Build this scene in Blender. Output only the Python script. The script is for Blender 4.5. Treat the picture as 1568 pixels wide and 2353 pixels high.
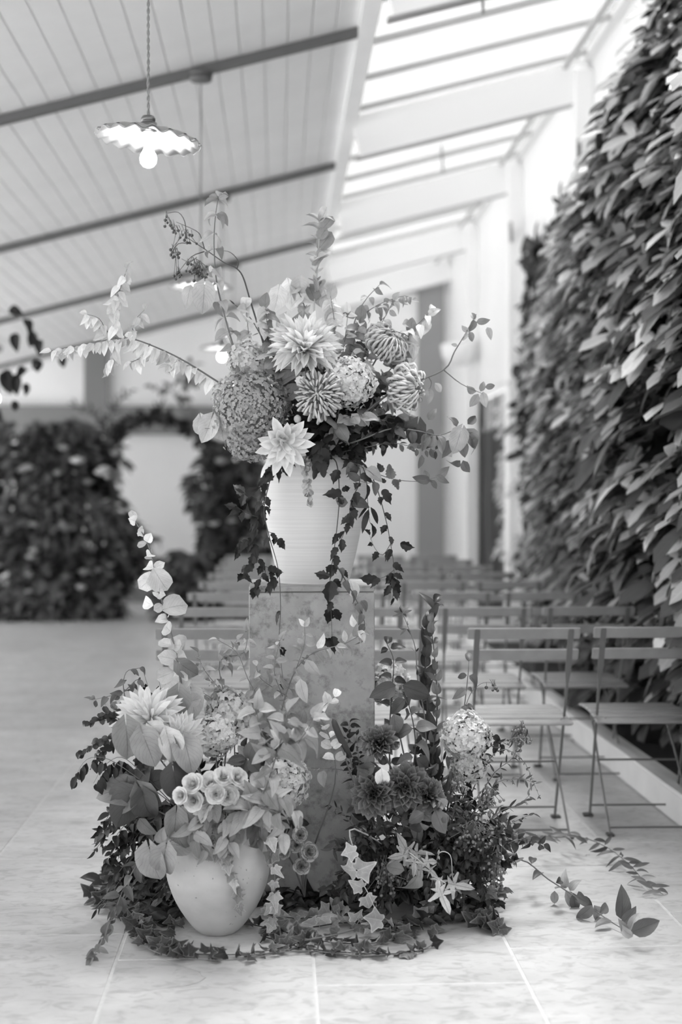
import bpy, math, random
import numpy as np
from mathutils import Vector, Matrix, noise

# ------------------------------------------------------------------ camera, sky, light, exposure
W_, H_ = 1568, 2353
F = 3268.0                      # focal length in pixels (50 mm on a 36 mm tall frame)
CAM_Z = 1.31
VPX, VPY = 640.0, 1157.0        # where the aisle direction vanishes
YAW = math.atan((W_ / 2 - VPX) / F)
PITCH = math.atan((H_ / 2 - VPY) / F)
scn = bpy.context.scene
for o in list(bpy.data.objects):
    bpy.data.objects.remove(o)
COL = scn.collection
cam_d = bpy.data.cameras.new('camera'); cam = bpy.data.objects.new('camera', cam_d); COL.objects.link(cam)
cam.location = (0, 0, CAM_Z)
cam.rotation_euler = (math.pi / 2 - PITCH, 0, -YAW)
cam_d.sensor_fit = 'VERTICAL'; cam_d.sensor_height = 36.0; cam_d.sensor_width = 24.0
cam_d.lens = F * 36.0 / H_
cam_d.clip_start = 0.05; cam_d.clip_end = 200
cam_d.dof.use_dof = True; cam_d.dof.focus_distance = 4.50; cam_d.dof.aperture_fstop = 1.5
scn.camera = cam

world = bpy.data.worlds.new('overcast_sky'); scn.world = world; world.use_nodes = True
nt = world.node_tree; nt.nodes.clear()
wo = nt.nodes.new('ShaderNodeOutputWorld'); bg = nt.nodes.new('ShaderNodeBackground')
tc = nt.nodes.new('ShaderNodeTexCoord'); nz = nt.nodes.new('ShaderNodeTexNoise'); cr = nt.nodes.new('ShaderNodeValToRGB')
nz.inputs['Scale'].default_value = 2.2; nz.inputs['Detail'].default_value = 4
cr.color_ramp.elements[0].position = .3; cr.color_ramp.elements[0].color = (.82, .82, .82, 1)
cr.color_ramp.elements[1].position = .7; cr.color_ramp.elements[1].color = (1, 1, 1, 1)
bg.inputs['Strength'].default_value = 1.45
nt.links.new(tc.outputs['Generated'], nz.inputs['Vector']); nt.links.new(nz.outputs['Fac'], cr.inputs['Fac'])
nt.links.new(cr.outputs['Color'], bg.inputs['Color']); nt.links.new(bg.outputs['Background'], wo.inputs['Surface'])

sun_d = bpy.data.lights.new('hazy_sun', 'SUN'); sun_d.energy = 9.0; sun_d.angle = math.radians(28)
sun = bpy.data.objects.new('hazy_sun', sun_d); COL.objects.link(sun)
sun.rotation_euler = Vector((0.20, 0.26, 1.0)).to_track_quat('Z', 'Y').to_euler()   # high, from beyond the vases, falling through the glass roof

vs = scn.view_settings
scn.display_settings.display_device = 'sRGB'
vs.view_transform = 'Standard'; vs.look = 'None'; vs.gamma = 1.0; vs.use_curve_mapping = False
vs.exposure = 1.42
try:
    scn.cycles.max_bounces = 10; scn.cycles.diffuse_bounces = 6; scn.cycles.transparent_max_bounces = 12
except Exception:
    pass

R = random.Random(7)
CM = cam.rotation_euler.to_matrix()


def P(px, py, Y):
    """world point seen at photograph pixel (px, py), Y metres down the aisle"""
    d = CM @ Vector(((px - W_ / 2) / F, (H_ / 2 - py) / F, -1.0))
    return Vector((0, 0, CAM_Z)) + d * (Y / d.y)


def M(px, Y=4.6):
    return px * Y / F


# ------------------------------------------------------------------ materials (all grey: a black-and-white picture)
MATS = {}


def mat_base(name):
    m = bpy.data.materials.new(name); m.use_nodes = True
    n = m.node_tree; b = n.nodes['Principled BSDF']
    MATS[name] = m
    return m, n, b


def g4(v):
    return (v, v, v, 1)


def plain(name, v, rough=.6, metal=0, spec=.5, noise_amt=0.0, scale=8.0, bump=0.0):
    m, n, b = mat_base(name)
    b.inputs['Base Color'].default_value = g4(v); b.inputs['Roughness'].default_value = rough
    b.inputs['Metallic'].default_value = metal; b.inputs['Specular IOR Level'].default_value = spec
    if noise_amt or bump:
        tc = n.nodes.new('ShaderNodeTexCoord'); nz = n.nodes.new('ShaderNodeTexNoise')
        nz.inputs['Scale'].default_value = scale; nz.inputs['Detail'].default_value = 6
        n.links.new(tc.outputs['Object'], nz.inputs['Vector'])
        if noise_amt:
            r = n.nodes.new('ShaderNodeMapRange')
            r.inputs['From Min'].default_value = .3; r.inputs['From Max'].default_value = .7
            r.inputs['To Min'].default_value = v * (1 - noise_amt); r.inputs['To Max'].default_value = v * (1 + noise_amt)
            n.links.new(nz.outputs['Fac'], r.inputs['Value']); n.links.new(r.outputs['Result'], b.inputs['Base Color'])
        if bump:
            bp = n.nodes.new('ShaderNodeBump'); bp.inputs['Strength'].default_value = bump; bp.inputs['Distance'].default_value = .01
            n.links.new(nz.outputs['Fac'], bp.inputs['Height']); n.links.new(bp.outputs['Normal'], b.inputs['Normal'])
    return m


def math_node(n, op, a, b=None, c=None):
    x = n.nodes.new('ShaderNodeMath'); x.operation = op
    for i, v in enumerate((a, b, c)):
        if v is None: continue
        if isinstance(v, (int, float)): x.inputs[i].default_value = v
        else: n.links.new(v, x.inputs[i])
    return x.outputs[0]


def leaf_mat(name, v, vein=.25, trans=.3, rough=.45, rim=0.0, nveins=7, var=.35, tipup=0.0):
    """leaf or petal: grey tone, veins and rim by UV, per-object variation, some light passing through"""
    m, n, b = mat_base(name)
    uv = n.nodes.new('ShaderNodeUVMap'); uv.uv_map = 'UVMap'
    sep = n.nodes.new('ShaderNodeSeparateXYZ'); n.links.new(uv.outputs['UV'], sep.inputs[0])
    au = math_node(n, 'ABSOLUTE', math_node(n, 'SUBTRACT', sep.outputs[0], .5))
    oi = n.nodes.new('ShaderNodeObjectInfo')
    tc = n.nodes.new('ShaderNodeTexCoord'); nz = n.nodes.new('ShaderNodeTexNoise'); nz.inputs['Scale'].default_value = 3.0
    nz.inputs['Detail'].default_value = 4
    add = n.nodes.new('ShaderNodeVectorMath'); add.operation = 'ADD'
    n.links.new(tc.outputs['Object'], add.inputs[0]); n.links.new(oi.outputs['Random'], add.inputs[1]); n.links.new(add.outputs[0], nz.inputs['Vector'])
    side = math_node(n, 'SUBTRACT', math_node(n, 'MULTIPLY', sep.outputs[1], nveins), math_node(n, 'MULTIPLY', au, nveins * 1.1))
    side = math_node(n, 'MULTIPLY_ADD', nz.outputs['Fac'], 2.0, side)
    fr = math_node(n, 'ABSOLUTE', math_node(n, 'SUBTRACT', math_node(n, 'FRACT', side), .5))
    v1 = math_node(n, 'MULTIPLY', math_node(n, 'LESS_THAN', fr, .04), .75)
    v2 = math_node(n, 'LESS_THAN', au, .016)
    veins = math_node(n, 'MAXIMUM', v1, v2)
    tone = math_node(n, 'MULTIPLY_ADD', oi.outputs['Random'], v * var * 2, v * (1 - var))
    tone = math_node(n, 'MULTIPLY', tone, math_node(n, 'MULTIPLY_ADD', nz.outputs['Fac'], .6, .7))
    tone = math_node(n, 'MULTIPLY', tone, math_node(n, 'MULTIPLY_ADD', veins, -vein, 1.0))
    if rim:
        ev = n.nodes.new('ShaderNodeUVMap'); ev.uv_map = 'EdgeMap'
        es = n.nodes.new('ShaderNodeSeparateXYZ'); n.links.new(ev.outputs['UV'], es.inputs[0])
        edge = math_node(n, 'GREATER_THAN', math_node(n, 'MULTIPLY_ADD', nz.outputs['Fac'], .12, es.outputs[0]), .93)
        tone = math_node(n, 'ADD', tone, math_node(n, 'MULTIPLY', edge, rim))
    if tipup: tone = math_node(n, 'MULTIPLY', tone, math_node(n, 'MULTIPLY_ADD', math_node(n, 'POWER', sep.outputs[1], 2.0), tipup, .35))
    tone = math_node(n, 'MINIMUM', tone, .9)
    comb = n.nodes.new('ShaderNodeCombineXYZ')
    for i in range(3): n.links.new(tone, comb.inputs[i])
    n.links.new(comb.outputs[0], b.inputs['Base Color'])
    b.inputs['Roughness'].default_value = rough; b.inputs['Specular IOR Level'].default_value = .35
    bp = n.nodes.new('ShaderNodeBump'); bp.inputs['Strength'].default_value = .35; bp.inputs['Distance'].default_value = .002; bp.invert = True
    n.links.new(veins, bp.inputs['Height']); n.links.new(bp.outputs['Normal'], b.inputs['Normal'])
    if trans:
        tr = n.nodes.new('ShaderNodeBsdfTranslucent'); n.links.new(comb.outputs[0], tr.inputs['Color'])
        mx = n.nodes.new('ShaderNodeMixShader'); mx.inputs[0].default_value = trans
        out = n.nodes['Material Output']
        n.links.new(b.outputs[0], mx.inputs[1]); n.links.new(tr.outputs[0], mx.inputs[2]); n.links.new(mx.outputs[0], out.inputs['Surface'])
    return m


leaf_mat('leaf_pale', .68, .32, .22)
leaf_mat('leaf_light', .35, .4, .18, var=.45)
leaf_mat('leaf_mid', .14, .4, .14, var=.5)
leaf_mat('leaf_deep', .045, .3, .08, rough=.38)
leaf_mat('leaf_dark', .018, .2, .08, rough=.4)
leaf_mat('leaf_ivy', .055, -.7, .08, rim=.09, nveins=3, var=.7)
leaf_mat('leaf_variegated', .34, -.3, .18, rim=.15, nveins=3, var=.5)
leaf_mat('leaf_wall_dark', .055, -.1, .12, nveins=4, var=.5, rough=.35)  # shaded copy of the wall leaf, shade put into the colour
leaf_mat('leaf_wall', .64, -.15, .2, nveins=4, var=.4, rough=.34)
leaf_mat('leaf_wall_deep_shade', .022, 0, .1, nveins=4, var=.4)  # inner leaves coloured near-black to imitate shade inside the plant
leaf_mat('petal_white', .86, .05, .3, nveins=1, var=.05)
leaf_mat('petal_cream', .74, .0, .25, nveins=1, var=.08)
leaf_mat('petal_grey', .46, .12, .2, nveins=2, var=.2, rim=-.25)
leaf_mat('petal_dark', .07, .1, .1, nveins=1, var=.25, rim=.03, tipup=2.4)
leaf_mat('floret_light', .74, .1, .3, nveins=1, var=.1)
leaf_mat('floret_mid', .36, .1, .3, nveins=1, var=.2)
leaf_mat('floret_bright', .64, .08, .3, nveins=1, var=.1)
leaf_mat('petal_mum', .62, .2, .15, nveins=1, var=.1)
plain('stem_dark', .05, .6); plain('stem_mid', .14, .6); plain('stem_pale', .45, .6)
plain('berry_dark', .06, .25); plain('berry_mid', .16, .3)
plain('seed_dark', .06, .7)
plain('wall_paint', .86, .8, noise_amt=.03, scale=1.5)
plain('rafter_paint', .88, .6)
plain('board_paint', .88, .5, noise_amt=.03, scale=3)
plain('groove', .72, .8)
plain('beam_grey', .12, .5)
plain('band_grey', .22, .7)
plain('panel_grey', .30, .7)
plain('bar_paint', .50, .7)
plain('dark_void', .025, .6)
plain('grout', .54, .9, noise_amt=.08, scale=30)
plain('curb_paint', .74, .55, noise_amt=.06, scale=5)
plain('soil', .03, .9, noise_amt=.4, scale=30, bump=.5)
plain('chair_slat', .29, .28, noise_amt=.12, scale=14)
plain('chair_metal', .14, .4, metal=0.0)
plain('chair_foot', .06, .5)
plain('enamel_white', .85, .25)
plain('enamel_grey', .30, .3)
plain('brass', .20, .3, metal=.8)
plain('cord_cloth', .24, .7)
plain('vessel', .03, .6)


def glass_mat():
    m, n, b = mat_base('roof_glass')
    n.nodes.remove(b)
    tr = n.nodes.new('ShaderNodeBsdfTransparent'); tr.inputs['Color'].default_value = g4(.56)
    gl = n.nodes.new('ShaderNodeBsdfGlossy'); gl.inputs['Roughness'].default_value = .1
    df = n.nodes.new('ShaderNodeBsdfTranslucent'); df.inputs['Color'].default_value = g4(.35)
    tc = n.nodes.new('ShaderNodeTexCoord'); mp = n.nodes.new('ShaderNodeMapping'); mp.inputs['Scale'].default_value = (.6, 5, 1)
    nz = n.nodes.new('ShaderNodeTexNoise'); nz.inputs['Scale'].default_value = 2.0; nz.inputs['Detail'].default_value = 5
    n.links.new(tc.outputs['Object'], mp.inputs[0]); n.links.new(mp.outputs[0], nz.inputs['Vector'])
    r = n.nodes.new('ShaderNodeMapRange'); r.inputs['From Min'].default_value = .4; r.inputs['From Max'].default_value = .75
    r.inputs['To Min'].default_value = .02; r.inputs['To Max'].default_value = .22
    n.links.new(nz.outputs['Fac'], r.inputs['Value'])
    m1 = n.nodes.new('ShaderNodeMixShader'); n.links.new(r.outputs[0], m1.inputs[0])
    n.links.new(tr.outputs[0], m1.inputs[1]); n.links.new(df.outputs[0], m1.inputs[2])
    m2 = n.nodes.new('ShaderNodeMixShader'); m2.inputs[0].default_value = .06
    n.links.new(m1.outputs[0], m2.inputs[1]); n.links.new(gl.outputs[0], m2.inputs[2])
    n.links.new(m2.outputs[0], n.nodes['Material Output'].inputs['Surface'])


glass_mat()


def stone_floor_mat():
    m, n, b = mat_base('floor_stone')
    tc = n.nodes.new('ShaderNodeTexCoord'); oi = n.nodes.new('ShaderNodeObjectInfo')
    geo = n.nodes.new('ShaderNodeNewGeometry')
    mp = n.nodes.new('ShaderNodeMapping'); mp.inputs['Scale'].default_value = (1.0, 1.6, 1)
    n.links.new(geo.outputs['Position'], mp.inputs[0])
    n1 = n.nodes.new('ShaderNodeTexNoise'); n1.inputs['Scale'].default_value = 3.0; n1.inputs['Detail'].default_value = 8; n1.inputs['Roughness'].default_value = .65
    n2 = n.nodes.new('ShaderNodeTexNoise'); n2.inputs['Scale'].default_value = 16.0; n2.inputs['Detail'].default_value = 6
    n2.inputs['Distortion'].default_value = 1.0
    n.links.new(mp.outputs[0], n1.inputs['Vector']); n.links.new(mp.outputs[0], n2.inputs['Vector'])
    r1 = n.nodes.new('ShaderNodeMapRange'); r1.inputs['From Min'].default_value = .35; r1.inputs['From Max'].default_value = .65
    r1.inputs['To Min'].default_value = .42; r1.inputs['To Max'].default_value = .54
    n.links.new(n1.outputs['Fac'], r1.inputs['Value'])
    spots = n.nodes.new('ShaderNodeMapRange'); spots.inputs['From Min'].default_value = .50; spots.inputs['From Max'].default_value = .66
    spots.inputs['To Min'].default_value = 1.0; spots.inputs['To Max'].default_value = .78
    n.links.new(n2.outputs['Fac'], spots.inputs['Value'])
    t = math_node(n, 'MULTIPLY', r1.outputs[0], spots.outputs[0])
    t = math_node(n, 'MULTIPLY', t, math_node(n, 'MULTIPLY_ADD', oi.outputs['Random'], .12, .94))
    n.links.new(t, b.inputs['Base Color'])
    b.inputs['Roughness'].default_value = .42; b.inputs['Specular IOR Level'].default_value = .45
    bp = n.nodes.new('ShaderNodeBump'); bp.inputs['Strength'].default_value = .25; bp.inputs['Distance'].default_value = .01
    n.links.new(n1.outputs['Fac'], bp.inputs['Height']); n.links.new(bp.outputs['Normal'], b.inputs['Normal'])


stone_floor_mat()


def pedestal_mat():
    m, n, b = mat_base('pedestal_stone')
    tc = n.nodes.new('ShaderNodeTexCoord')
    n1 = n.nodes.new('ShaderNodeTexNoise'); n1.inputs['Scale'].default_value = 5.0; n1.inputs['Detail'].default_value = 7; n1.inputs['Roughness'].default_value = .6
    n2 = n.nodes.new('ShaderNodeTexNoise'); n2.inputs['Scale'].default_value = 26.0; n2.inputs['Detail'].default_value = 8; n2.inputs['Roughness'].default_value = .7
    n3 = n.nodes.new('ShaderNodeTexVoronoi'); n3.inputs['Scale'].default_value = 60.0
    for q in (n1, n2, n3): n.links.new(tc.outputs['Object'], q.inputs['Vector'])
    r1 = n.nodes.new('ShaderNodeMapRange'); r1.inputs['From Min'].default_value = .35; r1.inputs['From Max'].default_value = .65
    r1.inputs['To Min'].default_value = .25; r1.inputs['To Max'].default_value = .40
    n.links.new(n1.outputs['Fac'], r1.inputs['Value'])
    r2 = n.nodes.new('ShaderNodeMapRange'); r2.inputs['From Min'].default_value = .5; r2.inputs['From Max'].default_value = .68
    r2.inputs['To Min'].default_value = 1.0; r2.inputs['To Max'].default_value = .45
    n.links.new(n2.outputs['Fac'], r2.inputs['Value'])
    t = math_node(n, 'MULTIPLY', r1.outputs[0], r2.outputs[0])
    n.links.new(t, b.inputs['Base Color']); b.inputs['Roughness'].default_value = .5
    bp = n.nodes.new('ShaderNodeBump'); bp.inputs['Strength'].default_value = .3; bp.inputs['Distance'].default_value = .004
    n.links.new(n2.outputs['Fac'], bp.inputs['Height']); n.links.new(bp.outputs['Normal'], b.inputs['Normal'])


pedestal_mat()


def vase_mat(name, v, ribs, speck):
    m, n, b = mat_base(name)
    tc = n.nodes.new('ShaderNodeTexCoord'); sep = n.nodes.new('ShaderNodeSeparateXYZ'); n.links.new(tc.outputs['Object'], sep.inputs[0])
    mp = n.nodes.new('ShaderNodeMapping'); mp.inputs['Scale'].default_value = (1.5, 1.5, 170) if ribs else (9, 9, 14)
    nz = n.nodes.new('ShaderNodeTexNoise'); nz.inputs['Scale'].default_value = 1.6; nz.inputs['Detail'].default_value = 4
    n.links.new(tc.outputs['Object'], mp.inputs[0]); n.links.new(mp.outputs[0], nz.inputs['Vector'])
    r = n.nodes.new('ShaderNodeMapRange'); r.inputs['From Min'].default_value = .3; r.inputs['From Max'].default_value = .7
    r.inputs['To Min'].default_value = v * .90; r.inputs['To Max'].default_value = v * 1.04
    n.links.new(nz.outputs['Fac'], r.inputs['Value'])
    t = r.outputs[0]
    if speck:
        n2 = n.nodes.new('ShaderNodeTexNoise'); n2.inputs['Scale'].default_value = 75; n2.inputs['Detail'].default_value = 2
        n.links.new(tc.outputs['Object'], n2.inputs['Vector'])
        r2 = n.nodes.new('ShaderNodeMapRange'); r2.inputs['From Min'].default_value = .70; r2.inputs['From Max'].default_value = .76
        r2.inputs['To Min'].default_value = 1.0; r2.inputs['To Max'].default_value = .4
        n.links.new(n2.outputs['Fac'], r2.inputs['Value'])
        t = math_node(n, 'MULTIPLY', t, r2.outputs[0])
    n.links.new(t, b.inputs['Base Color']); b.inputs['Roughness'].default_value = .5 if ribs else .75
    bp = n.nodes.new('ShaderNodeBump'); bp.inputs['Strength'].default_value = .12; bp.inputs['Distance'].default_value = .002
    n.links.new(nz.outputs['Fac'], bp.inputs['Height']); n.links.new(bp.outputs['Normal'], b.inputs['Normal'])


vase_mat('vase_glaze', .64, True, False)
vase_mat('pot_clay', .48, False, True)


def emit_mat(name, s):
    m, n, b = mat_base(name)
    b.inputs['Base Color'].default_value = g4(.9)
    b.inputs['Emission Color'].default_value = g4(1); b.inputs['Emission Strength'].default_value = s


emit_mat('bulb_glow', 22)

# ------------------------------------------------------------------ mesh helpers
class MB:
    """collects simple solids into one mesh"""
    def __init__(s): s.v = []; s.f = []; s.uv = []
    def add(s, vs, fs):
        b = len(s.v); s.v.extend([tuple(x) for x in vs]); s.f.extend([tuple(i + b for i in f) for f in fs])
    def box(s, x0, x1, y0, y1, z0, z1, bev=0.0):
        if bev <= 0:
            vs = [(x0, y0, z0), (x1, y0, z0), (x1, y1, z0), (x0, y1, z0), (x0, y0, z1), (x1, y0, z1), (x1, y1, z1), (x0, y1, z1)]
            s.add(vs, [(0, 3, 2, 1), (4, 5, 6, 7), (0, 1, 5, 4), (1, 2, 6, 5), (2, 3, 7, 6), (3, 0, 4, 7)])
        else:
            vs = []
            c = bev
            for z, k in ((z0, c), (z0 + c, 0), (z1 - c, 0), (z1, c)):
                a0, a1, b0, b1 = x0 + k, x1 - k, y0 + k, y1 - k
                vs += [(a0 + c, b0, z), (a1 - c, b0, z), (a1, b0 + c, z), (a1, b1 - c, z), (a1 - c, b1, z), (a0 + c, b1, z), (a0, b1 - c, z), (a0, b0 + c, z)]
            fs = [tuple(range(7, -1, -1)), tuple(range(24, 32))]
            for l in range(3):
                for i in range(8):
                    j = (i + 1) % 8
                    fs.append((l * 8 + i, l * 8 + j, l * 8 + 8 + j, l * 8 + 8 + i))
            s.add(vs, fs)
        return s
    def bar(s, a, b, w, h, up=(0, 0, 1)):
        """rectangular bar from a to b; w across, h along up"""
        a, b = Vector(a), Vector(b); d = (b - a).normalized(); u = Vector(up); sd = d.cross(u).normalized(); u = sd.cross(d)
        vs = []
        for p in (a, b):
            for i, j in ((-1, -1), (1, -1), (1, 1), (-1, 1)): vs.append(p + sd * (i * w / 2) + u * (j * h / 2))
        s.add(vs, [(0, 1, 2, 3), (7, 6, 5, 4), (0, 4, 5, 1), (1, 5, 6, 2), (2, 6, 7, 3), (3, 7, 4, 0)])
        return s
    def tube(s, pts, rad, n=6, cap=True):
        pts = [Vector(p) for p in pts]; m = len(pts)
        if isinstance(rad, (int, float)): rad = [rad] * m
        vs = []; prev = None
        for i, p in enumerate(pts):
            d = (pts[min(i + 1, m - 1)] - pts[max(i - 1, 0)])
            if d.length < 1e-9: d = Vector((0, 0, 1))
            d.normalize()
            if prev is None:
                a = Vector((0, 0, 1)) if abs(d.z) < .9 else Vector((1, 0, 0))
                prev = d.cross(a).normalized()
            u = (prev - d * prev.dot(d))
            if u.length < 1e-6: u = d.orthogonal()
            u.normalize(); prev = u; w = d.cross(u)
            for k in range(n):
                t = 2 * math.pi * k / n
                vs.append(p + (u * math.cos(t) + w * math.sin(t)) * rad[i])
        fs = []
        for i in range(m - 1):
            for k in range(n):
                l = (k + 1) % n
                fs.append((i * n + k, i * n + l, i * n + n + l, i * n + n + k))
        if cap:
            fs.append(tuple(range(n - 1, -1, -1))); fs.append(tuple(range((m - 1) * n, m * n)))
        s.add(vs, fs); return s
    def lathe(s, prof, n=32, c=(0, 0, 0), wav=None):
        vs = []; c = Vector(c)
        for i, (r, z) in enumerate(prof):
            for k in range(n):
                t = 2 * math.pi * k / n
                dz = 0; dr = 0
                if wav: dr, dz = wav(i, t)
                vs.append((c.x + (r + dr) * math.cos(t), c.y + (r + dr) * math.sin(t), c.z + z + dz))
        fs = []
        for i in range(len(prof) - 1):
            for k in range(n):
                l = (k + 1) % n
                fs.append((i * n + k, i * n + l, i * n + n + l, i * n + n + k))
        s.add(vs, fs); return s
    def build(s, name, mat, parent=None, smooth=False, kind=None, inv=None):
        me = bpy.data.meshes.new(name)
        vs = s.v
        if inv is not None: vs = [tuple(Vector(v) - inv) for v in vs]
        me.from_pydata(vs, [], s.f); me.validate(); me.update()
        if smooth: me.polygons.foreach_set('use_smooth', [True] * len(me.polygons))
        me.materials.append(MATS[mat])
        return link(name, me, parent, kind)


def link(name, me, parent=None, kind=None, loc=None):
    o = bpy.data.objects.new(name, me); COL.objects.link(o)
    if parent is not None: o.parent = parent
    if kind: o['kind'] = kind
    if loc is not None: o.location = loc
    return o


def thing(name, label, cat, loc=(0, 0, 0), group=None, rot=None):
    o = bpy.data.objects.new(name, None); COL.objects.link(o); o.location = loc; o.empty_display_size = .05
    if rot: o.rotation_euler = rot
    tag(o, label, cat, group); return o


def tag(o, label, cat, group=None):
    o['label'] = label; o['category'] = cat
    if group: o['group'] = group
    return o


# ------------------------------------------------------------------ leaf templates: base at origin, tip along +Y, face +Z, length 1
def grid_leaf(wf, bend=.3, cup=.25, nl=6, heart=0.0, twist=0.0, wavy=0.0, nw=4):
    vs, uv, fs = [], [], []
    for i in range(nl + 1):
        t = i / nl; hw = wf(t)
        for j in range(nw + 1):
            u = -1 + 2 * j / nw
            x = u * hw
            y = t - heart * abs(u) ** 1.5 * (1 - t) ** 3
            z = -bend * t * t + cup * abs(x) + wavy * math.sin(t * 9 + u * 2) * abs(u)
            a = twist * t
            x, z = x * math.cos(a) - z * math.sin(a), x * math.sin(a) + z * math.cos(a)
            vs.append((x, y * (1 - .25 * bend * t), z)); uv.append((.5 + u * .5, t, abs(u)))
    w = nw + 1
    for i in range(nl):
        for j in range(nw):
            fs.append((i * w + j, i * w + j + 1, i * w + w + j + 1, i * w + w + j))
    return vs, fs, uv


def fan_leaf(out, bend=.25, fold=.25, centre=(0, .30), smooth=True):
    """lobed leaf: outline on the right side mirrored to the left, with an inner ring so that it can bend"""
    pts = list(out) + [(-x, y) for x, y in reversed(out) if x > 1e-4]
    q = R.uniform(0, 9)
    if smooth:
        cp = [Vector((a, b, 0)) for a, b in pts]; n0 = len(cp); o2 = []
        for i in range(n0):
            a_, b_, c_, d_ = cp[i - 1], cp[i], cp[(i + 1) % n0], cp[(i + 2) % n0]
            o2.append(b_); o2.append(.5625 * (b_ + c_) - .0625 * (a_ + d_))
        pts = [(p.x, p.y) for p in o2]
    pts = [(x * (1 + .10 * math.sin(7 * y + q)) + .03 * math.sin(5 * y + q), y * (1 + .06 * math.sin(6 * x + q))) for x, y in pts]
    mx = max(abs(p[0]) for p in pts)
    def z(x, y): return -bend * y * y + fold * abs(x) * .8 - .6 * bend * abs(x) ** 2 + .05 * math.sin(x * 8 + q) * y
    vs = [(centre[0], centre[1], z(*centre))]; uv = [(.5, centre[1], 0)]
    n = len(pts)
    for k, (x, y) in enumerate(pts):
        a, b = centre[0] + (x - centre[0]) * .5, centre[1] + (y - centre[1]) * .5
        vs.append((a, b, z(a, b))); uv.append((.5 + .5 * a / mx, max(0, b), .5))
    for k, (x, y) in enumerate(pts):
        vs.append((x, y, z(x, y))); uv.append((.5 + .5 * x / mx, max(0, y), 1))
    fs = [(0, 1 + (i + 1) % n, 1 + i) for i in range(n)] + [(1 + i, 1 + (i + 1) % n, 1 + n + (i + 1) % n, 1 + n + i) for i in range(n)]
    return vs, fs, uv


def pw(W, a, b):
    m = (a / (a + b)) ** a * (b / (a + b)) ** b
    return lambda t: W * (max(t, 1e-4) ** a) * (max(1 - t, 0) ** b) / m + .004


IVY = [(0.02, 0), (.20, -.15), (.38, -.08), (.36, .08), (.60, .32), (.40, .42), (.27, .52), (.15, .76), (0, 1)]
CLEM = [(0.02, 0), (.16, .06), (.26, .22), (.22, .32), (.31, .48), (.2, .56), (.17, .7), (.06, .82), (0, 1)]
FIG = [(0.02, 0), (.24, -.14), (.34, -.02), (.14, .12), (.46, .20), (.56, .38), (.40, .42), (.11, .38), (.20, .62), (.17, .84), (0, 1)]
PALM5 = [(0.02, 0), (.3, -.08), (.12, .1), (.5, .28), (.46, .36), (.12, .28), (.16, .6), (0, 1)]
TOOTH = [(0.02, 0), (.2, .03), (.24, .14), (.36, .2), (.32, .32), (.42, .42), (.3, .5), (.33, .62), (.2, .7), (.16, .84), (0, 1)]
T = {}


def reg(key, *variants): T[key] = list(variants)


reg('heart', *[grid_leaf(pw(.40, .40, .85), b, c, heart=.32, wavy=w, twist=tw, nl=7) for b, c, w, tw in ((.35, .45, .03, .1), (.7, .7, .05, -.3), (.2, .6, .05, .35), (.5, -.35, .04, 0))])
reg('ovate', *[grid_leaf(pw(.24, .6, .95), b, c, twist=tw) for b, c, tw in ((.4, .5, 0), (.7, .7, .4), (.2, .3, -.5))])
reg('broad', *[grid_leaf(pw(.28, .55, .9), b, c, twist=tw, wavy=.03) for b, c, tw in ((.45, .8, 0), (.85, .7, .4), (.25, .6, -.5), (.6, .3, .2))])
reg('round', *[grid_leaf(pw(.44, .5, .42), b, c, nl=5, heart=.1) for b, c in ((.3, .5), (-.3, .3), (.7, .6))])
reg('lance', *[grid_leaf(pw(.12, .7, .9), b, .4, nl=5, nw=2, twist=tw) for b, tw in ((.3, 0), (.7, .4), (-.1, -.3))])
reg('small', *[grid_leaf(pw(.22, .6, .8), b, .4, nl=4, nw=2) for b in (.2, .5)])
reg('ivy', fan_leaf(IVY, .2, .3), fan_leaf(IVY, .5, -.2), fan_leaf(IVY, .1, .6), fan_leaf(IVY, .9, .2), fan_leaf(IVY, -.2, .5))
reg('clem', fan_leaf(CLEM, .3, .4), fan_leaf(CLEM, .6, .1), fan_leaf(CLEM, .05, .7))
reg('fig', fan_leaf(FIG, .3, .3, smooth=False), fan_leaf(FIG, .6, .1, smooth=False), fan_leaf(FIG, .15, .55, smooth=False))
reg('palm', fan_leaf(PALM5, .3, .3), fan_leaf(PALM5, .6, .1))
reg('tooth', fan_leaf(TOOTH, .3, .3), fan_leaf(TOOTH, .6, .1), fan_leaf(TOOTH, .1, -.3))
reg('dpetal', *[grid_leaf(pw(.115, .75, .6), b, 1.1, nl=5, nw=2) for b in (-.25, -.05, .2)])
reg('fpetal', *[grid_leaf(pw(.43, .5, .4), b, .4, nl=4, nw=2) for b in (.1, .4)])
reg('wpetal', *[grid_leaf(pw(.2, .6, .32), b, .9, nl=5, nw=2) for b in (-.3, -.1, .15)])
reg('lpetal', *[grid_leaf(pw(.19, .8, .8), b, .8, nl=6, nw=2) for b in (-.4, -.15, .1)])


def rose_petal(curl=.25, wrap=1.25, wid=.62):
    vs, uv, fs = [], [], []
    nl, nw = 6, 6
    for i in range(nl + 1):
        t = i / nl; hw = wid * math.sin(math.pi * min(1, .14 + t * .58)) * (1 - .10 * t ** 4)
        for j in range(nw + 1):
            u = -1 + 2 * j / nw
            x = math.sin(u * wrap) * hw
            z = (1 - math.cos(u * wrap)) * hw * .9 - .34 * t * (1 - t) - curl * max(0, t - .55) ** 1.5 * 2.4
            y = t * (1 - .12 * u * u)
            vs.append((x, y, z)); uv.append((.5 + .45 * u, t, t * t))
    w = nw + 1
    for i in range(nl):
        for j in range(nw): fs.append((i * w + j, i * w + j + 1, i * w + w + j + 1, i * w + w + j))
    return vs, fs, uv


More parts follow.
